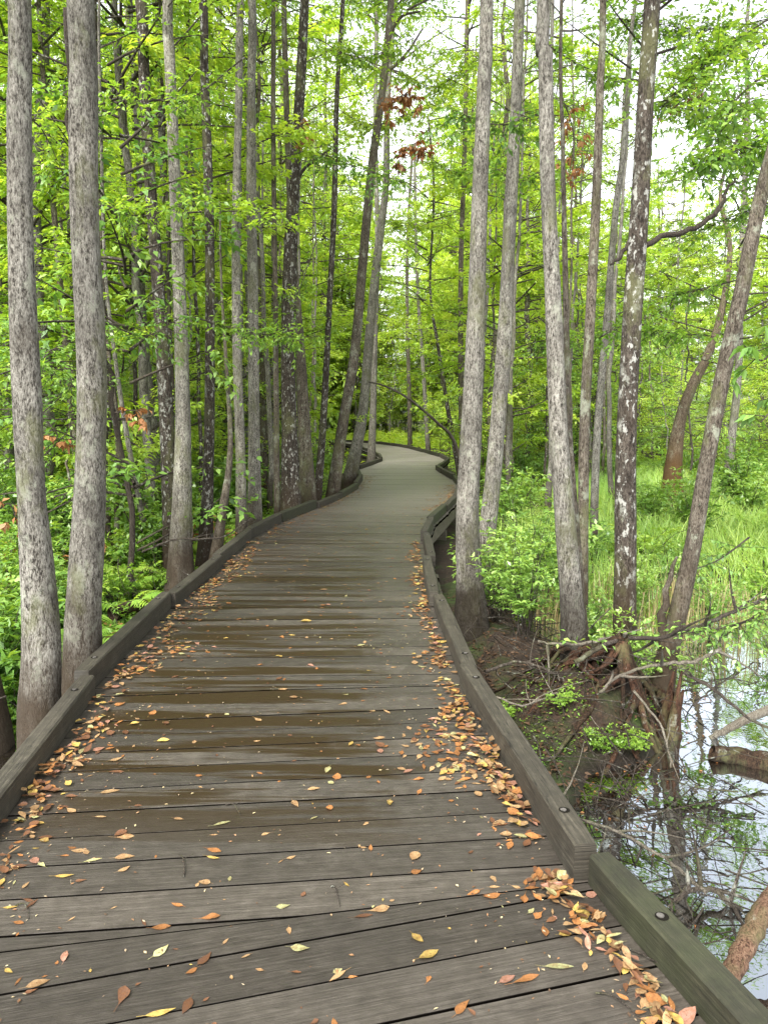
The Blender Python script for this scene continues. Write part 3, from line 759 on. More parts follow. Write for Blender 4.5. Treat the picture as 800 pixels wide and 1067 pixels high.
# shrub wall behind the clearing at the right
for k in range(46):
    y = r2.uniform(21, 36); x = r2.uniform(2.6, y * .58 + 2)
    if path_dist(x, y) < 2.0: continue
    place_tree(x, y, STEMS[k % 4], CROWN_S[3 if r2.random() < .75 else 1], r2.uniform(.7, 1.25), 'bright yellow-green bush-like sapling behind the sedge clearing', 'bright saplings behind the sedge clearing', 'sapling')


for k in range(34):
    y = r2.uniform(50, 60); x = -9 + k * .55 + r2.uniform(-.3, .3)
    place_tree(x, y, STEMS[k % 4], CROWN_S[3], r2.uniform(1.3, 2.1), 'sunlit yellow-green sapling closing the view where the boardwalk vanishes', 'sunlit saplings beyond the end of the boardwalk', 'sapling')

for k in range(16):
    y = r2.uniform(56, 72); x = -10 + k * 1.35 + r2.uniform(-.5, .5)
    if abs(x - 1.5) < 2.4: continue
    place_tree(x, y, TRUNKS[k % 8], CROWN_Y[k % 4], r2.uniform(1.6, 2.3), 'tall sunlit tree standing far beyond the end of the boardwalk', 'sunlit trees beyond the end of the boardwalk', 'forest_tree')

cnt = 0; tries = 0
while cnt < 46 and tries < 5000:
    tries += 1
    y = r2.uniform(9.5, 26); left = r2.random() < .72
    x = -1.75 - (y * .42) * r2.random() ** 1.2 if left else 1.9 + (y * .2) * r2.random()
    if path_dist(x, y) < 1.6 or (x > 1.8 and y < 13): continue
    if 1.5 < y * 0 + abs(x) and x < 0 and y < 11 and x > -2.2: continue
    if any((x - a) ** 2 + (y - b) ** 2 < .25 for a, b in spots): continue
    spots.append((x, y)); cnt += 1; k = (1, 3, 5, 6, 1, 5)[cnt % 6]
    t = place_tree(x, y, TRUNKS[k], CROWN_HI[cnt % 3], r2.uniform(.85, 1.2), 'slim bare-stemmed forest tree with its crown high above', 'slim bare-stemmed trees between the larger ones', 'slim_tree', None, (.8, .8, .8), 7.6)
    t.scale = (t.scale[0] * .7, t.scale[1] * .7, t.scale[2])

for k in range(40):
    y = r2.uniform(47.5, 57); x = -5 + k * .3 + r2.uniform(-.4, .4)
    place_tree(x, y, STEMS[k % 4], CROWN_S[3 if k % 3 else 1], r2.uniform(1.2, 2.6) if abs(x - 1.3) > .8 else r2.uniform(.8, 1.4), 'sunlit yellow-green sapling closing the view where the boardwalk vanishes', 'sunlit saplings beyond the end of the boardwalk', 'sapling')


# ------------------------------------------------------------------ undergrowth
def shrub_mesh(name, seed, hgt, rad, stems, twn, lv, ls, mats, wid=.45):
    """many thin stems fanning out of the ground, leafy side twigs"""
    r = np.random.default_rng(seed); q = QB()
    for s in range(stems):
        az = r.uniform(0, 6.28); sp_ = rad * r.uniform(.2, 1); hh = hgt * r.uniform(.55, 1.05)
        ts = np.linspace(0, 1, 7)
        P = np.stack([math.cos(az) * (.04 + sp_ * ts ** 1.4), math.sin(az) * (.04 + sp_ * ts ** 1.4), hh * ts * (1.15 - .15 * ts) - .06], 1)
        P[1:-1] += r.normal(size=(5, 3)) * .02
        tube(q, P, np.linspace(.007, .002, 7), 4, 1, .5)
        n = twn; t = r.uniform(.3, 1, n); k = np.clip((t * 6).astype(int), 0, 5); f = (t * 6 - k)[:, None]
        O = P[k] * (1 - f) + P[k + 1] * f
        ta = r.uniform(0, 6.28, n); te = r.uniform(-.1, .6, n)
        TD = np.stack([np.cos(ta) * np.cos(te), np.sin(ta) * np.cos(te), np.sin(te)], 1); TL = r.uniform(.1, .26, n) * (.5 + hgt * .5)
        E_ = O + TD * TL[:, None]; S = nrm(np.cross(TD, [0, 0, 1.])) * .002
        q.add(np.stack([O - S, O + S, E_ + S * .5, E_ - S * .5], 1).reshape(-1, 3), np.arange(n * 4).reshape(-1, 4), 1)
        idx = np.repeat(np.arange(n), lv); m = len(idx); u = r.uniform(.25, 1.02, m)
        B = O[idx] + TD[idx] * (TL[idx] * u)[:, None]
        a2 = r.uniform(0, 6.28, m); D = TD[idx] * .9 + np.stack([np.cos(a2), np.sin(a2), r.normal(size=m) * .35 - .05], 1) * .9
        Nn = np.stack([r.normal(size=m) * .35, r.normal(size=m) * .35, np.ones(m)], 1)
        L = ls * r.uniform(.6, 1.25, m)
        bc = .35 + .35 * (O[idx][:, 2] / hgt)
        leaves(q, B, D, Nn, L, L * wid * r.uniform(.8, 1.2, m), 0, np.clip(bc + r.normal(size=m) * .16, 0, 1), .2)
    return q.mesh(name, mats)
def fern_mesh(name, seed, n, Lf):
    r = np.random.default_rng(seed); q = QB()
    for s in range(n):
        az = r.uniform(0, 6.28); L = Lf * r.uniform(.6, 1.1); up = r.uniform(.5, 1.1); ts = np.linspace(0, 1, 16)
        X = L * (ts * .75 + .15 * ts ** 2) * math.cos(up * .8); Z = L * (math.sin(up) * ts - .55 * ts ** 2.2)
        P = np.stack([math.cos(az) * X, math.sin(az) * X, Z], 1); tube(q, P[::3], np.linspace(.004, .0015, 6), 4, 1)
        T_ = nrm(np.gradient(P, axis=0)); S = nrm(np.cross(T_, [0, 0, 1.])); bc = r.normal() * .15 + .5
        k = np.repeat(np.arange(2, 16), 2); sg = np.tile([-1., 1.], 14)
        env = np.sin(np.pi * np.clip((k - 1) / 15, 0, 1)) ** .7 * L * .24 + .015
        D = S[k] * sg[:, None] + T_[k] * .35 + np.array([0, 0, -.15])
        leaves(q, P[k], D, np.tile([0, 0, 1.], (28, 1)) + r.normal(size=(28, 3)) * .15, env, np.full(28, L * .062), 0, np.clip(bc + r.normal(size=28) * .1, 0, 1), .25)
    return q.mesh(name, [FERN, TWIG])
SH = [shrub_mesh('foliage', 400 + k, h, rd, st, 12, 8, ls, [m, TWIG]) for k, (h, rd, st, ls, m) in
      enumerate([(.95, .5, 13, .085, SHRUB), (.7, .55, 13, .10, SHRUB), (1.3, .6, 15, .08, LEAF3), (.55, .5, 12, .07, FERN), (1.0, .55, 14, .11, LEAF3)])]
FE = [fern_mesh('fronds', 420 + k, n, L) for k, (n, L) in enumerate([(15, .75), (12, .6), (18, .9)])]
SHD = shrub_mesh('foliage', 430, .8, .4, 6, 7, 5, .10, [DEAD, TWIG])

def plant(kind, name, x, y, s, label, group, cat, z=None):
    o = tag(link(name, kind, None, (x, y, float(gh(x, y)) if z is None else z)), label, cat, group)
    o.rotation_euler = (random.uniform(-.08, .08), random.uniform(-.08, .08), random.uniform(0, 6.28)); o.scale = (s, s, s * random.uniform(.85, 1.15)); return o

r3 = np.random.default_rng(21)
cnt = 0; tries = 0; pl = []
def free(x, y, dm): return all((x - a) ** 2 + (y - b) ** 2 > dm * dm for a, b in pl)
# left bank: a dense belt of shrubs and ferns
while cnt < 230 and tries < 9000:
    tries += 1
    y = 4.8 + 22 * r3.random() ** 1.35; x = -1.95 - (y * .52 - .4) * r3.random() ** 1.1
    if path_dist(x, y) < 1.75 or not free(x, y, .34 + y * .008): continue
    if float(gh(x, y)) < -.66: continue
    pl.append((x, y)); cnt += 1
    k = int(r3.integers(0, 5))
    if path_dist(x, y) < 2.4 and y > 8: k = 3
    s = r3.uniform(.75, 1.25) * (1 if y > 9 else .85) * (.6 if path_dist(x, y) < 2.3 else 1)
    if cnt % 11 == 0: plant(SHD, 'shrub', x, y, s, 'brown withered shrub with hanging dead leaves in the left undergrowth', 'withered shrubs in the left undergrowth', 'shrub')
    else: plant(SH[k], 'shrub', x, y, s, ['leafy green shrub in the undergrowth left of the boardwalk', 'broad leaved green shrub in the undergrowth left of the boardwalk', 'tall dark green shrub in the undergrowth left of the boardwalk',
            'low pale green shrub in the undergrowth left of the boardwalk', 'dark broad leaved shrub in the undergrowth left of the boardwalk'][k], 'shrubs in the undergrowth left of the boardwalk', 'shrub')
cnt = 0; tries = 0
while cnt < 150 and tries < 6000:
    tries += 1
    y = 5.0 + 14 * r3.random() ** 1.2; x = -1.8 - (y * .5 - .2) * r3.random()
    if path_dist(x, y) < 1.5 or float(gh(x, y)) < -.6 or not free(x, y, .25): continue
    pl.append((x, y)); cnt += 1
    plant(FE[cnt % 3], 'fern', x, y, r3.uniform(.6, 1.05), 'arching green fern on the swamp bank left of the boardwalk', 'ferns on the left bank', 'fern')
# right side beyond the pool: belt of bushes along the path and in the clearing edge
cnt = 0; tries = 0
while cnt < 120 and tries < 8000:
    tries += 1
    y = 8.3 + 22 * r3.random(); x = 1.6 + (y * .55) * r3.random()
    pd = path_dist(x, y)
    if pd < 1.6: continue
    inclear = x > 2.6 + .05 * y and y < 20
    if inclear and r3.random() > .22: continue
    if not free(x, y, .5): continue
    pl.append((x, y)); cnt += 1; k = [0, 3, 1, 3, 0, 2][int(r3.integers(0, 6))]
    plant(SH[k], 'shrub', x, y, r3.uniform(.6, 1.05) * (.6 if pd < 2 else 1), 'fresh green bush growing between the right kerb and the sedge', 'bushes right of the boardwalk', 'bush')
# darker bush and pale bush by name
plant(SH[2], 'shrub', *at(768, 510, 15.5)[:2], 1.25, 'dark glossy bush standing alone in the sedge at the right edge', None, 'bush')

# bushes over the near right kerb
NB = [shrub_mesh('foliage', 440 + k, h, rd, st, 17, 9, ls, [SHRUB, TWIG], .40) for k, (h, rd, st, ls) in enumerate([(1.45, .5, 15, .06), (1.0, .42, 13, .055), (.75, .34, 10, .05)])]
for (px, py, Y, k, s, lab) in [
    (548, 640, 5.9, 0, .80, 'bright green small leaved bush leaning over the near right kerb'),
    (520, 600, 6.9, 0, .85, 'bright green bush filling the gap behind the pale kerbside trees'),
    (560, 560, 8.0, 0, 1.1, 'taller green bush behind the bright bush on the right bank'),
    (632, 680, 5.9, 2, .9, 'small green bush growing at the foot of the dark blotchy tree'),
    (672, 700, 5.7, 2, .8, 'small bush between the dark blotchy tree and the leaning grey tree'),
    (745, 640, 7.4, 1, .7, 'green bush standing in the water at the edge of the sedge'),
    (812, 655, 6.4, 1, .6, 'green bush at the right edge hanging over the water'),
    (705, 622, 8.3, 1, .8, 'pale green bush in shallow water behind the leaning grey tree'),
    (600, 690, 6.6, 2, 1.0, 'low green bush behind the dark wet foot of the spotted tree'),
    (655, 640, 7.6, 1, .8, 'green bush in the reeds behind the dark blotchy tree')]:
    p = at(px, py, Y); x, y = p[:2]
    plant(NB[k], 'shrub', x, y, s, lab, None, 'bush', z=max(float(gh(x, y)), -.60))
for (px, py, Y, s, lab) in [(532, 760, 4.9, .28, 'tiny green seedling on the litter bank beside the right kerb'), (583, 762, 4.75, .24, 'little green plant at the foot of the pale spotted tree'),
                            (655, 790, 4.55, .26, 'small green plant on the reddish root mound'), (628, 800, 4.5, .30, 'tiny plant left on the reddish root mound'),
                            (800, 1010, 2.6, .35, 'green plant in the lower right corner beyond the kerb')]:
    x, y = at(px, py, Y)[:2]
    plant(FE[1] if s > .34 else SH[3], 'small_plant', x, y, s, lab, None, 'plant')
for (px, Y, s, lab) in [(118, 5.6, .75, 'bright fern arching beside the left kerb past the thick pale tree'), (100, 6.3, .85, 'broad fern right behind the thick pale tree'), (150, 7.4, .8, 'fern by the dark log left of the kerb')]:
    plant(FE[0], 'fern', (px - 400) / F * Y - .2, Y, s, lab, None, 'fern', z=-.42)

LITTER = leaf_mat('leaf_litter', (.025, .014, .009), (.09, .052, .03), (.22, .14, .085), .2, (1, .9, .7), .03)
# ground cover, sedge and reeds: nobody could count them
def blades(n, xf, yf, h0, h1, w0, seed, mats, keep, lean=.5, cmean=.5):
    r = np.random.default_rng(seed); x = xf(r, n); y = yf(r, n, x); kk = keep(x, y); x = x[kk]; y = y[kk]; n = len(x)
    z = np.maximum(gh(x, y), -.62) - .03; h = r.uniform(h0, h1, n) * (.75 + .35 * hnoise(x, y, 2.0, 31)); az = r.uniform(0, 6.28, n) * .5 + 1.2 * hnoise(x, y, .9, 33)
    le = lean * r.uniform(.3, 1.3, n) * h; D = np.stack([np.cos(az), np.sin(az), 0 * az], 1); S = np.stack([-np.sin(az), np.cos(az), 0 * az], 1) * (w0 * r.uniform(.6, 1.3, n))[:, None]
    a3 = r.uniform(0, 6.28, n); S = np.stack([np.cos(a3), np.sin(a3), 0 * a3], 1) * np.linalg.norm(S, axis=1)[:, None]
    B = np.stack([x, y, z], 1); up = np.array([0, 0, 1.])
    p1 = B + up * (h * .5)[:, None] + D * (le * .18)[:, None]; p2 = B + up * (h * .86)[:, None] + D * (le * .6)[:, None]; p3 = B + up * (h * .92)[:, None] + D * (le * 1.15)[:, None]
    Vv = np.stack([B - S, B + S, p1 + S * .9, p1 - S * .9, p2 + S * .6, p2 - S * .6, p3 + S * .08, p3 - S * .08], 1)
    i = np.arange(n)[:, None] * 8
    Qd = np.concatenate([i + np.array([[0, 1, 2, 3]]), i + np.array([[3, 2, 4, 5]]), i + np.array([[5, 4, 6, 7]])], 0)
    c = np.clip(cmean + .45 * hnoise(x, y, 1.3, 35) + .2 * hnoise(x, y, 4.1, 36) + r.normal(size=n) * .16, 0, 1)
    q = QB(); q.add(Vv.reshape(-1, 3), Qd, 0, np.repeat(c, 8)); return q.mesh('blades', mats)
tag(link('sedge', blades(60000, lambda r, n: 1.6 + 15 * r.random(n), lambda r, n, x: 7.4 + 15.5 * r.random(n) ** 1.3, .30, .72, .0055, 51, [GRASS],
    lambda x, y: (x < y * .62 + 1) & (x > 1.9 + .22 * np.clip(y - 9, 0, 30) * (y > 14)) & ((y > 8.9 + .4 * np.sin(x * 2)) | (x > 5.5)) & ((y - 8.3) > .35 * np.sin(x * 3)), .8, .50)),
    'bright green sedge and grass covering the open swamp at the right', 'grass', kind='stuff')
tag(link('reeds', blades(900, lambda r, n: 1.5 + 3.4 * r.random(n), lambda r, n, x: 6.6 + 1.9 * r.random(n), .35, .8, .004, 52, [REED], lambda x, y: x > 1.5, .2, .5)),
    'dry pale reed stalks standing in the water before the sedge', 'reeds', kind='stuff')
# carpets of small leaves
def carpet(n, seed, xf, yf, keep, ls, mats, zo=(0, .25), cm=.45):
    r = np.random.default_rng(seed); x = xf(r, n); y = yf(r, n, x); k = keep(x, y); x, y = x[k], y[k]; n = len(x)
    q = QB(); hz = r.uniform(*zo, n) * (.6 + .6 * hnoise(x, y, 2.3, 61)); z = np.maximum(gh(x, y), -.56) + np.clip(hz, 0, 9)
    a = r.uniform(0, 6.28, n); D = np.stack([np.cos(a), np.sin(a), r.normal(size=n) * .25], 1); Nn = np.stack([r.normal(size=n) * .3, r.normal(size=n) * .3, np.ones(n)], 1)
    L = ls * r.uniform(.6, 1.4, n); leaves(q, np.stack([x, y, z], 1), D, Nn, L, L * .45, 0, np.clip(cm + .2 * hnoise(x, y, 2, 63) + r.normal(size=n) * .15, 0, 1)); return q.mesh('leaf_carpet', mats)
pdv = lambda x, y: np.array([path_dist(a, b) for a, b in zip(x, y)])
tag(link('ground_cover', carpet(50000, 71, lambda r, n: -1.3 - 15 * r.random(n) ** 1.3, lambda r, n, x: 4.2 + 24 * r.random(n) ** 1.2,
    lambda x, y: (x > -y * .6 - 1) & (pdv(x, y) > 1.3) & (gh(x, y) > -.60), .075, [FERN], (0, .35))), 'low leafy ground cover under the trees at the left', 'ground cover', kind='stuff')
tag(link('ground_cover', carpet(36000, 72, lambda r, n: .9 + 15 * r.random(n), lambda r, n, x: 7.8 + 24 * r.random(n),
    lambda x, y: (x < y * .6 + 1) & (pdv(x, y) > 1.35), .08, [GRASS], (0, .4), .5)), 'low leafy ground cover under the trees at the right', 'ground cover', kind='stuff')
tag(link('ground_cover', carpet(26000, 75, lambda r, n: -6 + 14 * r.random(n), lambda r, n, x: 43 + 14 * r.random(n),
    lambda x, y: (pdv(x, y) > 1.6), .16, [LEAF2], (0, 1.2), .6)), 'sunlit low growth where the boardwalk bends out of sight', 'ground cover', kind='stuff')
tag(link('ground_cover', carpet(26000, 73, lambda r, n: 24 * (r.random(n) - .5) * 2, lambda r, n, x: 26 + 40 * r.random(n),
    lambda x, y: (pdv(x, y) > 1.6), .17, [LEAF2], (0, 1.0), .5)), 'bright low growth on the forest floor far beyond the bend', 'ground cover', kind='stuff')
tag(link('leaf_litter', carpet(10000, 74, lambda r, n: .7 + 2.5 * r.random(n), lambda r, n, x: 2.6 + 5.5 * r.random(n),
    lambda x, y: (gh(x, y) > -.60) & (pdv(x, y) > 1.16), .038, [LITTER], (0, .012), .45)), 'rusty dead leaves and needles covering the root bank', 'leaf litter', kind='stuff')
# floating duckweed flecks
def flecks(n, seed):
    r = np.random.default_rng(seed); x = r.uniform(1.0, 6, n); y = r.uniform(1.8, 9, n); k = (hnoise(x, y, 2.4, 81) > .12) & (gh(x, y) < -.56); x, y = x[k], y[k]; n = len(x)
    q = QB(); a = r.uniform(0, 6.28, n); D = np.stack([np.cos(a), np.sin(a), 0 * a], 1); L = r.uniform(.006, .03, n)
    leaves(q, np.stack([x, y, np.full(n, -.546)], 1), D, np.tile([0, 0, 1.], (n, 1)), L, L * .6, 0, r.uniform(0, .6, n), 0); return q.mesh('flecks', [DEAD])
tag(link('floating_debris', flecks(2600, 82)), 'small dead leaves and specks floating on the pool', 'floating debris', kind='stuff')

# ------------------------------------------------------------------ deadwood at the pool
def stickobj(name, pts, r0, r1, mt, label, cat, side=0, leafy=0, sides=8, lump=.07, group=None, hollow=False, lm=None):
    P = np.array([atz(p[0], p[1], p[3]) if len(p) == 4 else at(p[0], p[1], p[2]) for p in pts]); PP = smooth_path(P, 6); r = np.random.default_rng(int(abs(pts[0][0] * 7 + pts[0][1])))
    PP[1:-1] += r.normal(size=PP[1:-1].shape) * .004
    o = PP[0].copy(); q = QB(); tube(q, PP - o, np.linspace(r0, r1, len(PP)), sides, 0, .5, lump, r)
    for k in range(side):
        i = int(r.integers(2, len(PP) - 1)); d = nrm(PP[i] - PP[i - 1]); v = nrm(d * .6 + r.normal(size=3) * [.7, .7, .7]); L = r.uniform(.1, .38); ts = np.linspace(0, 1, 5)
        B = PP[i] - o + v * (ts * L)[:, None] + r.normal(size=3) * .06 * (ts ** 2)[:, None]; tube(q, B, np.linspace(max(r1, r0 * .35), .0015, 5), 4, 0)
    e = empty(name, tuple(o), label, cat, group); link('branch' if name != 'log' else 'trunk', q.mesh('branch', [mt]), e)
    if leafy:
        q = QB(); n = leafy; i = r.integers(2, len(PP), n); v = nrm(r.normal(size=(n, 3)) * [1, 1, .6]); B = PP[i] - o + v * r.uniform(0, .16, n)[:, None] + [0, 0, .02]
        leaves(q, B, v + [0, 0, -.2], np.stack([r.normal(size=n) * .4, r.normal(size=n) * .4, np.ones(n)], 1), .06 * r.uniform(.6, 1.3, n), .025 * r.uniform(.7, 1.2, n), 0, r.uniform(.2, .9, n))
        link('leaves', q.mesh('leaves', [lm or SHRUB]), e)
    return e
ST = stickobj
ST('fallen_branch', [(598, 690, 4.9), (640, 668, 5.0), (690, 664, 5.1), (720, 655, 5.2), (760, 640, 5.3), (800, 622, 5.4)], .016, .014, TWIG, 'long bare branch crossing in front of the dark blotchy tree to the right edge', 'branch', 9, 60)
ST('fallen_branch', [(624, 722, 4.7), (650, 702, 4.75), (690, 692, 4.8), (722, 690, 4.85), (750, 676, 4.9)], .009, .013, STICK, 'pale curved dead branch arching over the root mound', 'branch', 4)
ST('fallen_branch', [(560, 668, 5.0), (590, 672, 5.0), (620, 668, 5.1), (655, 660, 5.2)], .009, .012, STICK, 'pale thin branch passing in front of the spotted tree foot', 'branch', 5, 24)
ST('fallen_branch', [(712, 700, 4.8), (745, 720, 4.7), (775, 745, 4.6), (812, 765, 4.5)], .012, .008, TWIG, 'dark straight twig dipping across the pool', 'branch', 5)
ST('fallen_branch', [(722, 735, 4.6), (745, 715, 4.8), (768, 702, 5.0), (785, 690, 5.2)], .006, .005, TWIG, 'thin dark twig rising from the pool', 'branch', 3)
ST('fallen_branch', [(560, 840, 3.6), (600, 852, 3.55), (650, 870, 3.45), (700, 900, 3.3), (735, 930, 3.1)], .006, .008, STICK, 'pale thin stick lying over the dark water by the kerb', 'branch', 6)
ST('fallen_branch', [(700, 938, 3.05), (735, 925, 3.15), (772, 950, 3.1)], .010, .014, TWIG, 'dark crooked branch lying low in the pool', 'branch', 5)
ST('fallen_branch', [(660, 720, 4.6), (690, 760, 4.4), (698, 800, 4.2)], .008, .004, STICK, 'grey root drooping from the root mound into the water', 'root', 3)
ST('fallen_branch', [(505, 700, 5.0), (540, 690, 5.2), (575, 700, 5.0), (590, 712, 4.9)], .012, .006, TWIG, 'dark forked branch lying on the litter beside the kerb', 'branch', 9)
ST('fallen_branch', [(500, 720, 4.7), (545, 735, 4.6), (590, 720, 4.9), (620, 745, 4.7)], .007, .005, STICK, 'thin grey branch lying across the litter bank', 'branch', 9)
ST('log', [(741, 784, 0, -.50), (775, 790, 0, -.52), (835, 800, 0, -.50)], .050, .062, MUDDY, 'dark broken log jutting into the pool from the right edge', 'log', 0, 0, 14, .12)
ST('log', [(738, 770, 0, -.57), (772, 752, 4.75), (830, 726, 4.9)], .018, .036, STICK, 'pale smooth dead limb sloping into the pool', 'log', 0, 0, 10)
ST('log', [(735, 1075, 0, -.66), (760, 1020, 0, -.47), (782, 975, 2.72), (803, 940, 2.8), (840, 890, 2.95)], .034, .046, STICKR, 'reddish brown limb rising out of the lower right corner', 'log', 0, 0, 14, .04)
ST('log', [(118, 640, 7.0), (150, 632, 7.3), (190, 648, 7.0)], .07, .05, MUDDY, 'dark rotting log behind the left kerb', 'log', 4, 0, 12, .12)
ST('fallen_branch', [(148, 575, 8.6), (185, 562, 8.8), (230, 560, 9.0), (262, 540, 9.4)], .012, .008, TWIG, 'dark bare branch lying against the flared tree foot', 'branch', 8)
STUMPB = bark_mat('red_rotten_wood', (.012, .006, .004), (.055, .027, .016), (.13, .07, .042), .05, scale=1.2, wetz=-3)
# broken root stump between the two right hand trees
q = QB(); r = np.random.default_rng(5)
b = at(690, 735, 4.95); b[2] = float(gh(b[0], b[1])) - .1; e = empty('stump', tuple(b), 'splintered dark red stump leaning between the leaning tree and the water', 'stump')
for k in range(7):
    a = r.uniform(0, 6.28); P = np.array([[math.cos(a) * .10, math.sin(a) * .10, 0], [math.cos(a) * .06 + .03, math.sin(a) * .06, .22], [math.cos(a) * .05 + .08, math.sin(a) * .05, r.uniform(.38, .62)]]); tube(q, smooth_path(P, 4), np.linspace(.055, .008, 9), 7, 0, .5, .15, r)
link('stump', q.mesh('stump', [STUMPB]), e)
# surface roots fanning over the mound
for k, (a, b_, c) in enumerate([((640, 745, 4.9), (600, 770, 4.6), (570, 790, 4.35)), ((660, 745, 4.9), (640, 790, 4.5), (615, 815, 4.25)), ((690, 750, 4.9), (690, 800, 4.4), (700, 835, 4.1)), ((598, 745, 5.1), (560, 760, 4.9), (530, 770, 4.75)), ((650, 730, 5.0), (615, 748, 4.8), (590, 775, 4.55))]):
    P = [np.array([*at(p[0], p[1], p[2])[:2], 0]) for p in (a, b_, c)]
    for p, up in zip(P, (.06, .01, -.03)): p[2] = float(gh(p[0], p[1])) + up
    PP = smooth_path(P, 6); q = QB(); tube(q, PP - PP[0], np.linspace(.026, .006, len(PP)), 8, 0, .5, .12, r)
    tag(link('root', q.mesh('root', [STUMPB if k % 2 else MUDDY]), None, tuple(PP[0])), 'rusty surface root creeping over the mound by the spotted tree', 'root', 'roots creeping over the mound')

# twig tangles under the bushes
def tangle(n, seed, cx, cy, rx, ry, h, mt):
    r = np.random.default_rng(seed); q = QB()
    for k in range(n):
        x = cx + r.normal() * rx; y = cy + r.normal() * ry
        if path_dist(x, y) < 1.2: continue
        p = np.array([x, y, max(float(gh(x, y)), -.55) + r.uniform(0, h)]); d = nrm(r.normal(size=3) * [1, 1, .35]); L = r.uniform(.15, .6); ts = np.linspace(-.5, .5, 5)
        P = p + d * (ts * L)[:, None] + r.normal(size=3) * .12 * (ts ** 2)[:, None]
        if path_dist(*P[0][:2]) < 1.2 or path_dist(*P[-1][:2]) < 1.2: continue
        tube(q, P, np.linspace(r.uniform(.002, .006), .001, 5), 4, 0)
    return q.mesh('twigs', [mt])
tag(link('brushwood', tangle(330, 91, 1.2, 5.2, .45, .9, .22, TWIG)), 'tangle of thin grey dead twigs over the bank by the right kerb', 'brushwood', kind='stuff')
tag(link('brushwood', tangle(100, 92, 1.3, 3.6, .35, .6, .12, TWIG)), 'dark twigs lying in the shallow water under the near kerb', 'brushwood', kind='stuff')
tag(link('brushwood', tangle(260, 93, -3.6, 8.5, 1.6, 2.6, .6, TWIG)), 'dark dead twigs caught in the left undergrowth', 'brushwood', kind='stuff')
tag(link('brushwood', tangle(60, 94, 2.3, 6.0, .6, .5, .25, TWIG)), 'fine twigs standing in the water round the right hand trees', 'brushwood', kind='stuff')

# cypress knees / small stumps in left shadows
# ------------------------------------------------------------------ hanging leaf sprays
def spray(name, pts, label, ls, n, mats, seed, droop=.5, spread=.22):
    r = np.random.default_rng(seed); P = smooth_path([at(*p) for p in pts], 8); o = P[0].copy(); q = QB(); tube(q, P - o, np.linspace(.008, .003, len(P)), 5, 0)
    k = r.integers(3, len(P), n // 7); q2 = QB()
    for i in k:
        v = nrm(r.normal(size=3) * [1, 1, .5] + [0, 0, -.2]); L = r.uniform(.1, spread * 1.6); e_ = P[i] - o + v * L
        tube(q, [P[i] - o, e_], [.003, .001], 4, 0); m = 9; u = r.uniform(.2, 1, m); a = r.uniform(0, 6.28, m)
        D = v * .7 + np.stack([np.cos(a), np.sin(a), r.normal(size=m) * .3 - droop], 1)
        leaves(q2, (P[i] - o) + v * (L * u)[:, None], D, np.stack([r.normal(size=m) * .4, r.normal(size=m) * .4, np.ones(m)], 1), ls * r.uniform(.6, 1.2, m), ls * .42 * r.uniform(.8, 1.2, m), 0, np.clip(r.normal(size=m) * .18 + .5, 0, 1))
    e = empty(name, tuple(o), label, 'branch'); link('twig', q.mesh('twig', [TWIG]), e); link('leaves', q2.mesh('leaves', mats), e)
# roots radiating from the trunks on the bank, and moss tufts
for (px, py, Y, n_, lab) in [(602, 750, 5.25, 16, 'wet dark roots spreading from the pale spotted tree'), (650, 735, 6.1, 14, 'wet dark roots spreading from the dark blotchy tree'), (688, 735, 5.55, 18, 'matted roots spreading from the leaning grey tree'), (645, 760, 5.0, 22, 'matted roots over the middle of the mound')]:
    b = at(px, py, Y); q = QB(); b[2] = 0; rr_ = np.random.default_rng(int(px))
    for k in range(n_):
        a = rr_.uniform(0, 6.28); L = rr_.uniform(.35, .95); ts = np.linspace(0, 1, 12); ax_ = a + rr_.normal() * .8 * ts + .25 * np.sin(ts * rr_.uniform(4, 11))
        x_ = b[0] + np.cos(ax_) * ts * L; y_ = b[1] + np.sin(ax_) * ts * L; z_ = gh(x_, y_) + .20 * (1 - ts) ** 3 + .02 * np.sin(ts * 13 + a) + .012
        if min(path_dist(p_, q_) for p_, q_ in zip(x_, y_)) < 1.25: continue
        tube(q, np.stack([x_, y_, z_], 1) - b, np.linspace(rr_.uniform(.014, .034), .004, 12), 7, k % 2, .5, .12, rr_)
    tag(link('root_mat', q.mesh('root_mat', [MUDDY, STUMPB]), None, tuple(b)), lab, 'roots')
tag(link('moss', carpet(5200, 97, lambda r, n: .9 + 1.6 * r.random(n), lambda r, n, x: 4.2 + 1.9 * r.random(n),
    lambda x, y: (gh(x, y) > -.5) & (hnoise(x, y, 4.5, 98) > .12) & (pdv(x, y) > 1.25), .022, [FERN], (0, .035), .35)), 'green moss tufts on the root mound by the pool', 'moss', kind='stuff')
spray('leafy_branch', [(850, 300, 3.6), (820, 340, 3.6), (795, 375, 3.6), (775, 360, 3.6)], 'dark green large leaves hanging in from the right edge', .085, 60, [LEAF3], 1, .9, .1)
spray('leafy_branch', [(850, 380, 3.6), (815, 415, 3.6), (792, 440, 3.6)], 'lower large leaved twig at the right edge', .08, 40, [LEAF3], 2, .9, .1)
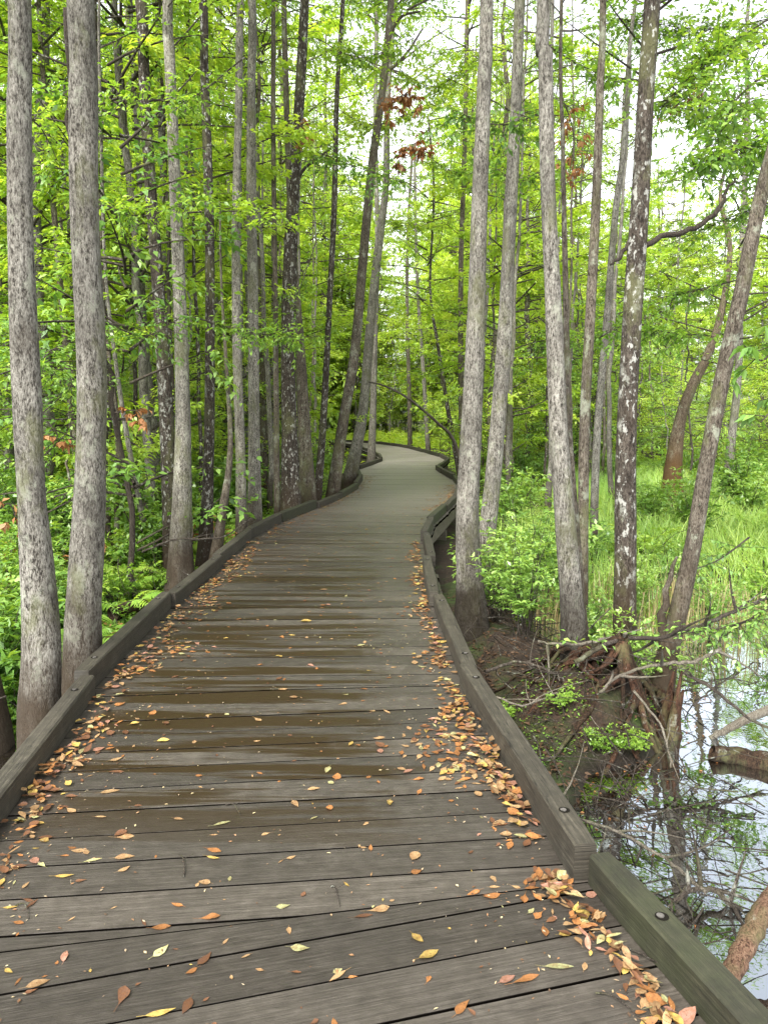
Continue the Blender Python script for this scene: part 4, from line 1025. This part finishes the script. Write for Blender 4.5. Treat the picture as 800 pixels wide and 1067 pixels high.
for k, (pts, lab, m, ls, n, sp2) in enumerate([
    ([(800, 20, 7.5), (740, 60, 7.5), (690, 110, 7.4)], 'leafy branch reaching in at the top right corner', LEAF, .08, 1100, .45),
    ([(850, 200, 9), (790, 215, 9), (730, 240, 9.2)], 'fine leafy branch across the bright gap at the right', LEAF, .07, 700, .5),
    ([(840, 10, 11), (740, 30, 11), (650, 20, 11)], 'leafy branch along the top right of the view', LEAF, .08, 1300, .8),
    ([(850, 90, 12), (760, 110, 12), (690, 60, 12)], 'broad leafy branch filling the sky gap at the upper right', LEAF, .085, 800, .9),
    ([(850, 270, 13), (780, 270, 13), (700, 280, 13)], 'leafy branch low in the sky gap at the right', LEAF2, .085, 350, .7),
    ([(860, 150, 7), (790, 150, 7), (725, 175, 7)], 'leafy branch across the leaning grey trunk high at the right', LEAF, .08, 900, .4),
    ([(820, 60, 6), (770, 100, 6), (745, 150, 6)], 'dark leafy branch hanging at the upper right', LEAF3, .075, 420, .35),
    ([(700, 90, 8.5), (745, 130, 8.5), (800, 190, 8.5)], 'dense green branch above the forked dark limb', LEAF, .085, 900, .45),
    ([(255, 60, 8), (190, 105, 7.6), (120, 90, 7.4)], 'leafy branch crossing the pale trunks at the upper left', LEAF, .07, 420, .35),
    ([(100, 210, 7), (150, 225, 7.2), (215, 200, 7.4)], 'level leafy branch between the thick pale tree and the dark one', LEAF, .07, 380, .3),
    ([(200, 330, 8), (255, 345, 8.4), (310, 352, 8.8)], 'level feathery branch crossing the pale trunks at eye height', LEAF, .065, 520, .3),
    ([(100, 330, 7), (150, 350, 7.4), (190, 330, 7.6)], 'leafy branch over the dark slim trunk in the middle left', LEAF3, .065, 260, .3),
    ([(330, 250, 12), (300, 345, 12), (330, 350, 12.2)], 'leafy twigs around the thick dark tree at mid height', LEAF, .08, 300, .4),
    ([(312, 150, 12.5), (360, 170, 12.3), (420, 190, 12)], 'long leafy branch reaching over the path centre', LEAF3, .085, 600, .5),
    ([(570, 115, 7), (520, 130, 7.2), (465, 112, 7.5)], 'arched leafy branch from the spotted tree over the path', LEAF3, .075, 330, .35),
    ([(575, 170, 8), (545, 190, 8), (500, 165, 8.5)], 'leafy branch between the tall kerbside trees', LEAF, .075, 380, .35),
    ([(560, 40, 7.5), (590, 60, 7.4), (640, 85, 7.3)], 'leafy branch high between spotted and slender trees', LEAF, .075, 300, .35),
    ([(650, 330, 8.5), (690, 345, 8.3), (740, 350, 8)], 'level green branch right of the dark blotchy tree', LEAF, .07, 480, .3),
    ([(560, 330, 9), (600, 360, 9), (645, 340, 9)], 'green branch low behind the slender lichen tree', LEAF, .075, 360, .35),
    ([(775, 290, 8), (735, 300, 8), (690, 310, 8)], 'sparse branch left of the leaning grey tree', LEAF, .07, 300, .35),
    ([(0, 120, 6.5), (40, 130, 6.8), (70, 190, 7)], 'leafy twigs between the two near left trunks', LEAF, .07, 170, .3),
    ([(0, 390, 6.5), (40, 380, 6.8), (75, 400, 7)], 'dark leafy branch low between the near left trunks', LEAF3, .075, 260, .3),
    ([(780, 560, 6.4), (745, 585, 6.2), (700, 600, 6)], 'thin leafy branch over the sedge at the right', SHRUB, .06, 130, .25),
    ([(820, 620, 4.9), (770, 650, 5.0), (715, 660, 5.1)], 'small leaved green branch hanging over the pool', SHRUB, .05, 420, .25)]):
    spray('leafy_branch', pts, lab, ls, n, [m], 500 + k, .25, sp2)
for k, (pts, lab, n, sp2, ls) in enumerate([
    ([(392, 140, 13.5), (418, 100, 13.5), (440, 105, 13.5)], 'withered orange-brown leaf bunch high over the path', 70, .2, .10),
    ([(400, 190, 13.5), (430, 150, 13.4), (445, 165, 13.4)], 'withered brown leaves hanging below the highest bunch', 60, .2, .10),
    ([(310, 125, 12.2), (318, 140, 12.2), (314, 150, 12.2)], 'small brown leaf bunch against the thick dark tree', 28, .12, .09),
    ([(585, 100, 8.6), (597, 140, 8.6), (592, 190, 8.6)], 'long veil of dry brown leaves beside the spotted trunk', 130, .22, .075),
    ([(740, 80, 8), (715, 100, 8), (690, 125, 8)], 'brown seed sprays hanging among the green at the upper right', 70, .15, .06),
    ([(50, 440, 7), (60, 455, 7), (45, 470, 7)], 'red-brown dead leaves hanging between the near left trunks', 36, .15, .09),
    ([(120, 430, 8), (142, 428, 8), (150, 440, 8)], 'rust coloured leaf bunch right of the thick pale tree', 40, .15, .09),
    ([(0, 530, 6.5), (10, 525, 6.5), (18, 540, 6.5)], 'red dead leaves at the left edge above the ferns', 30, .15, .09)]):
    spray('dead_leaf_spray', pts, lab, ls * (1.25 if pts[0][2] > 12 else 1), int(n * (2.4 if pts[0][2] > 12 else 1.3)), [DEAD], 560 + k, .9, sp2)

for k, (pts, lab, m, ls, n, sp2) in enumerate([
    ([(330, 40, 13), (375, 60, 13), (430, 40, 13)], 'broad leafy branch over the path near the top of the view', LEAF, .09, 900, .7),
    ([(345, 110, 15), (390, 130, 15), (450, 110, 15)], 'leafy branch under the broad one over the path', LEAF2, .10, 900, .8),
    ([(400, 60, 18), (450, 90, 18), (500, 60, 18)], 'yellow-green branch high over the right of the path', LEAF2, .11, 1100, 1.0),
    ([(380, 215, 20), (420, 235, 20), (470, 225, 20)], 'yellow-green branch low over the far path', LEAF2, .11, 700, .9),
    ([(400, 330, 22), (430, 350, 22), (470, 345, 22)], 'lowest yellow-green branch over the far path', LEAF2, .11, 600, .9),
    ([(330, 0, 17), (390, -10, 17), (450, 0, 17)], 'topmost leafy branch over the path', LEAF, .11, 1000, 1.0),
    ([(440, 160, 16), (480, 180, 16), (530, 160, 16)], 'leafy branch behind the tree nearest the right kerb', LEAF, .10, 800, .7)]):
    spray('leafy_branch', pts, lab, ls, n, [m], 600 + k, .25, sp2)
# ------------------------------------------------------------------ fallen leaves on the boards
PAL = {'orange': (.34, .15, .05), 'tan': (.36, .24, .12), 'brown': (.12, .06, .035), 'yellow': (.46, .34, .09), 'pale green': (.36, .38, .18), 'pink-brown': (.36, .19, .14)}
def leaf_verts(shape, r, L=.08):
    """cupped leaf blade 6 x 4 grid with stalk, base at origin pointing +x"""
    n, m = 8, 4; ts = np.linspace(0, 1, n + 1)
    w = {'oval': np.sin(np.pi * ts ** .85) * .23, 'long': np.sin(np.pi * ts ** .95) * .13, 'wedge': np.sin(np.pi * ts ** 1.7) * .24, 'round': np.sin(np.pi * ts ** .8) ** .8 * .33, 'tip': np.sin(np.pi * ts ** .62) * .2}[shape]
    w = np.maximum(w, .004); cup = r.uniform(-.1, .35); curl = r.uniform(-.12, .3); tw = r.normal() * .35; bend = r.normal() * .12
    us = np.linspace(-1, 1, m + 1); X = []; 
    for t, ww in zip(ts, w):
        for u in us:
            y = u * ww * (1 + .05 * r.normal()); z = cup * (u * ww) ** 2 * 6 * .5 + abs(u) * ww * .12 + curl * (t - .4) ** 2 + tw * u * ww * (t - .5)
            X.append((t, y + bend * t * (1 - t), z))
    X = np.array(X) * L; X[:, 2] -= X[:, 2].min() - .0012
    Qd = [[a * (m + 1) + b, (a + 1) * (m + 1) + b, (a + 1) * (m + 1) + b + 1, a * (m + 1) + b + 1] for a in range(n) for b in range(m)]
    c = m // 2; z0 = X[c][2]; sv = [(0, -.0008, z0), (0, .0008, z0), (-L * .28, .0012 + L * .04, .0025), (-L * .28, -.0002 + L * .04, .0025)]
    return np.vstack([X, sv]), np.vstack([Qd, [[len(X) + k for k in range(4)]]])
LV = {}
for cn, cc in PAL.items():
    LV[cn] = []
    for k in range(6):
        sh = ['oval', 'long', 'wedge', 'round', 'tip', 'oval'][k]; v, f = leaf_verts(sh, rng)
        tone = np.array(cc) * rng.uniform(.75, 1.2)
        q = QB(); q.add(v, f, 0, np.tile(tone, (len(v), 1)) * (1 + .25 * np.abs(v[:, 1:2]) / .02 * rng.uniform(-1, 1)))
        LV[cn].append((q.mesh('fallen_leaf', [FALLEN]), v, f, tone))
NOUN = {'orange': 'orange-brown', 'tan': 'tan', 'brown': 'dark brown', 'yellow': 'yellow', 'pale green': 'pale green', 'pink-brown': 'pink-brown'}
def put_leaf(x, y, cn, k, s, rz, label, group=None, z=.002, tilt=(0, 0)):
    o = link('fallen_leaf', LV[cn][k][0], None, (x, y, z)); o.rotation_euler = (tilt[0], tilt[1], rz); o.scale = (s, s, s)
    tag(o, label, 'leaf', group)
# the ones that catch the eye, where they lie
for px, py, cn, k, s, rz, lab in [
    (168, 968, 'orange', 0, .75, .1, 'bright orange oval leaf lying flat near the lower left'), (170, 998, 'pale green', 0, .75, 1.0, 'pale green-yellow leaf curled beside the bright orange one'),
    (447, 1000, 'yellow', 0, .85, .5, 'tan-yellow oval leaf with raised stalk in the lower middle'), (487, 1058, 'orange', 4, .8, .9, 'orange-brown leaf at the bottom edge right of centre'),
    (163, 1060, 'yellow', 1, 1.0, .3, 'long yellow leaf at the bottom edge left of centre'), (392, 950, 'tan', 2, .95, .3, 'crumpled tan leaf lying over a dark gap in the middle'),
    (378, 957, 'brown', 1, .8, .2, 'narrow brown leaf under the crumpled tan one'), (217, 958, 'orange', 2, .85, .2, 'orange-tan lobed leaf beside two pale chips'),
    (66, 914, 'yellow', 1, .85, .1, 'slim yellow-brown leaf on the left below the kerb drift'), (96, 899, 'pale green', 1, .8, .4, 'slim whitish leaf on the left boards'),
    (127, 873, 'tan', 2, .95, .1, 'tan leaf on the left just below the drift end'), (230, 861, 'pale green', 1, .9, .5, 'pale curled leaf left of the middle boards'),
    (224, 885, 'orange', 0, .8, -.4, 'orange leaf with curled edge on a dark damp board'), (224, 893, 'yellow', 1, .7, -.3, 'yellow slip of leaf beneath the curled orange one'),
    (170, 773, 'yellow', 3, .75, .2, 'small round yellow leaf on the left side boards'), (112, 827, 'tan', 4, 1.0, .3, 'tan leaf with dark underside right of the left drift'),
    (118, 805, 'brown', 1, 1.0, .0, 'dark brown leaf slip right of the left drift'), (128, 895, 'tan', 0, .9, .2, 'tan oval leaf next to the slim whitish one'),
    (357, 813, 'orange', 3, .7, 1.5, 'single orange leaf standing out in the middle boards'), (443, 828, 'orange', 0, .55, 1.2, 'small orange leaf right of the middle boards'),
    (395, 887, 'orange', 4, .5, 1.6, 'tiny orange leaf with upright tip in the centre right'), (437, 910, 'orange', 3, .5, .3, 'small rusty curl on the boards right of centre'),
    (297, 946, 'pale green', 0, .6, .2, 'small fresh green leaf on the lower middle boards'), (313, 988, 'pale green', 0, .75, -.1, 'pale green oval leaf on the lower middle boards'),
    (577, 1008, 'pale green', 1, 1.1, 0, 'long pale green leaf flat near the lower right kerb'), (545, 1026, 'orange', 1, 1.1, .4, 'long orange-brown leaf lying over a gap at the lower right'),
    (592, 975, 'yellow', 3, .5, .1, 'round yellow leaf on the boards at the lower right'), (570, 917, 'orange', 2, .8, .2, 'orange leaf before the end of the nearer kerb timber'),
    (620, 935, 'pink-brown', 3, .6, .5, 'pinkish leaf resting against the kerb joint'), (531, 1025, 'pink-brown', 0, .7, .5, 'pinkish leaf lower right of the middle'),
    (317, 648, 'yellow', 3, 1.1, .1, 'yellow leaf pair far up the middle of the boards'), (217, 1006, 'brown', 4, .75, 1.1, 'brown pointed leaf near the bottom left'),
    (134, 1050, 'brown', 2, .9, 1.6, 'reddish brown leaf at the bottom left'), (38, 1030, 'tan', 0, .8, .5, 'tan leaf lying on a gap at the bottom left')]:
    x, y, _ = atz(px, py, 0); put_leaf(x - .03, y, cn, k, s, rz, lab)
# drifts against the kerbs: nearest leaves one by one, the rest as one litter
cand = []
r4 = np.random.default_rng(77); CNW = list(PAL)
def sample_side(side, n, s0, s1, wid, dens):
    for _ in range(n):
        s = r4.uniform(s0, s1); wv = abs(r4.normal()) * wid * (.35 + .9 * dens(s)) * (1 + .6 * math.sin(s * 5.3 + side) ** 3); lay = r4.random()
        if wv > 1.0: continue
        p, d = along(s, side * (1.02 - wv))
        if r4.random() > dens(s): continue
        thick = max(0, 1 - wv / .16) * .045 * dens(s)
        cn = CNW[int(r4.choice(6, p=[.24, .31, .25, .09, .05, .06]))] if side < 0 else CNW[int(r4.choice(6, p=[.25, .31, .20, .12, .06, .06]))]
        cand.append((p[0], p[1], cn, int(r4.integers(0, 6)), r4.uniform(.3, .8) * (1.1 if r4.random() < .1 else 1), r4.uniform(0, 6.28), .003 + thick * lay, (r4.normal() * .25 * (thick > .01), r4.normal() * .25 * (thick > .01)), 'L' if side < 0 else 'R'))
S0 = np.concatenate([[0], np.cumsum(np.linalg.norm(np.diff(CN, axis=0), axis=1))])
sy = lambda y: float(np.interp(y, CN[:, 1], S0))
sample_side(-1, 1050, sy(2.2), sy(9.0), .115, lambda s: .55 + .45 * math.sin(s * 2.1 + 1) ** 2)
sample_side(-1, 650, sy(9.0), sy(19.5), .13, lambda s: .7 if s < sy(16) else .9)
sample_side(1, 300, sy(1.2), sy(2.35), .085, lambda s: .75)
sample_side(1, 850, sy(2.6), sy(5.0), .13, lambda s: .95 * math.exp(-((s - sy(3.4)) / .6) ** 2) + .12)
sample_side(1, 850, sy(4.6), sy(9.5), .075, lambda s: .30 + .35 * math.sin(s * 2.7) ** 2)
sample_side(1, 700, sy(12.5), sy(17), .18, lambda s: .6)
for _ in range(850):   # scattered over the boards
    s = r4.uniform(sy(1.3), sy(13)); off = r4.uniform(-1.0, 1.0); p, d = along(s, off)
    cn = CNW[int(r4.choice(6, p=[.2, .34, .2, .12, .1, .04]))]
    cand.append((p[0], p[1], cn, int(r4.integers(0, 6)), r4.uniform(.12, .5) if r4.random() < .75 else r4.uniform(.4, .8), r4.uniform(0, 6.28), .002, (0, 0), 'M'))
cand = [c for c in cand if c[1] > 1.55]
key = sorted(range(len(cand)), key=lambda i: -(cand[i][4] / (cand[i][1] ** 2 + 2.2) ** .5 / (1 + .5 * (cand[i][1] > 4))))
near = set(key[:262])
WH = {'L': ('in the leaf drift along the left kerb', 'leaves drifted along the left kerb'), 'R': ('in the leaf drift along the right kerb', 'leaves drifted along the right kerb'), 'M': ('scattered on the open boards', 'leaves scattered on the open boards')}
q = QB()
for i, c in enumerate(cand):
    x, y, cn, k, s, rz, z, tl, wh = c
    if i in near: put_leaf(x, y, cn, k, s, rz, f'small {NOUN[cn]} fallen leaf {WH[wh][0]}', f'{NOUN[cn]} {WH[wh][1]}', z, tl)
    else:
        me_, v, f, tone = LV[cn][k]; cr, sr = math.cos(rz), math.sin(rz)
        v2 = v * s; v2 = np.stack([v2[:, 0] * cr - v2[:, 1] * sr + x, v2[:, 0] * sr + v2[:, 1] * cr + y, v2[:, 2] + z + tl[0] * v2[:, 1] * .6 + abs(tl[0]) * .012], 1)
        q.add(v2, f, 0, np.tile(tone * r4.uniform(.65, 1.25), (len(v), 1)))
tag(link('fallen_leaves', q.mesh('fallen_leaves', [FALLEN])), 'mass of brown and orange fallen leaves drifted along the boardwalk kerbs', 'fallen leaves', kind='stuff')
# crumbs: seeds, chips of bark, petals
n = 4000; q = QB(); cs = r4.uniform(sy(1.3), sy(16), n); co = np.where(r4.random(n) < .45, r4.uniform(-1.02, 1.02, n), np.sign(r4.normal(size=n)) * (1.02 - np.abs(r4.normal(size=n)) * .25))
P_ = np.array([along(s, max(-1.03, min(1.03, o)))[0] for s, o in zip(cs, co)]); a = r4.uniform(0, 6.28, n); L = r4.uniform(.004, .019, n)
B = np.stack([P_[:, 0], P_[:, 1], np.full(n, .0045)], 1); D = np.stack([np.cos(a), np.sin(a), 0 * a], 1)
tones = np.array([(.34, .30, .21), (.30, .17, .09), (.07, .05, .035), (.60, .52, .30), (.36, .24, .14)])[r4.choice(5, n, p=[.25, .25, .22, .13, .15])]
D = nrm(D); S = np.stack([-D[:, 1], D[:, 0], 0 * a], 1); W_ = (L * r4.uniform(.2, .6, n))[:, None]
Vv = np.stack([B, B + D * (L * .5)[:, None] + S * W_ * .5 + [0, 0, .001], B + D * L[:, None], B + D * (L * .5)[:, None] - S * W_ * .5 + [0, 0, .001]], 1)
q.add(Vv.reshape(-1, 3), np.arange(n * 4).reshape(-1, 4), 0, np.repeat(tones, 4, 0))
tag(link('crumbs', q.mesh('crumbs', [FALLEN])), 'tiny seeds, bark chips and petal flecks scattered over the boards', 'litter', kind='stuff')
for px, py, L, a, lab in [(192, 915, .16, 1.9, 'thin dark twig lying on the boards left of centre'), (620, 1036, .16, -.8, 'short dark twig on the boards at the lower right'), (345, 925, .10, -1.2, 'fine grey twig in the middle of the boards'),
                          (16, 945, .09, -.6, 'curved dark twig at the left edge of the boards'), (235, 840, .1, -.7, 'small dark twig on the damp boards'), (640, 985, .3, -.85, 'long brown stem lying in the leaves along the near kerb')]:
    x, y, _ = atz(px, py, 0); q = QB(); ts = np.linspace(0, 1, 7)
    P = np.stack([np.cos(a) * ts * L, np.sin(a) * ts * L, .004 + .01 * np.sin(ts * 3)], 1); P[:, 1] += .02 * np.sin(ts * 4); tube(q, P, np.linspace(.0026, .0012, 7), 5, 0)
    if L < .2: tube(q, [P[3], P[3] + np.array([.03, .025, .003])], [.0015, .0008], 4, 0)
    tag(link('twig', q.mesh('twig', [TWIG]), None, (x, y, 0)), lab, 'twig')

sc.view_settings.view_transform = 'Standard'; sc.view_settings.look = 'None'; sc.view_settings.exposure = 0
sc.cycles.max_bounces = 9; sc.cycles.diffuse_bounces = 5; sc.cycles.transmission_bounces = 6; sc.cycles.glossy_bounces = 3
sc.cycles.use_denoising = True
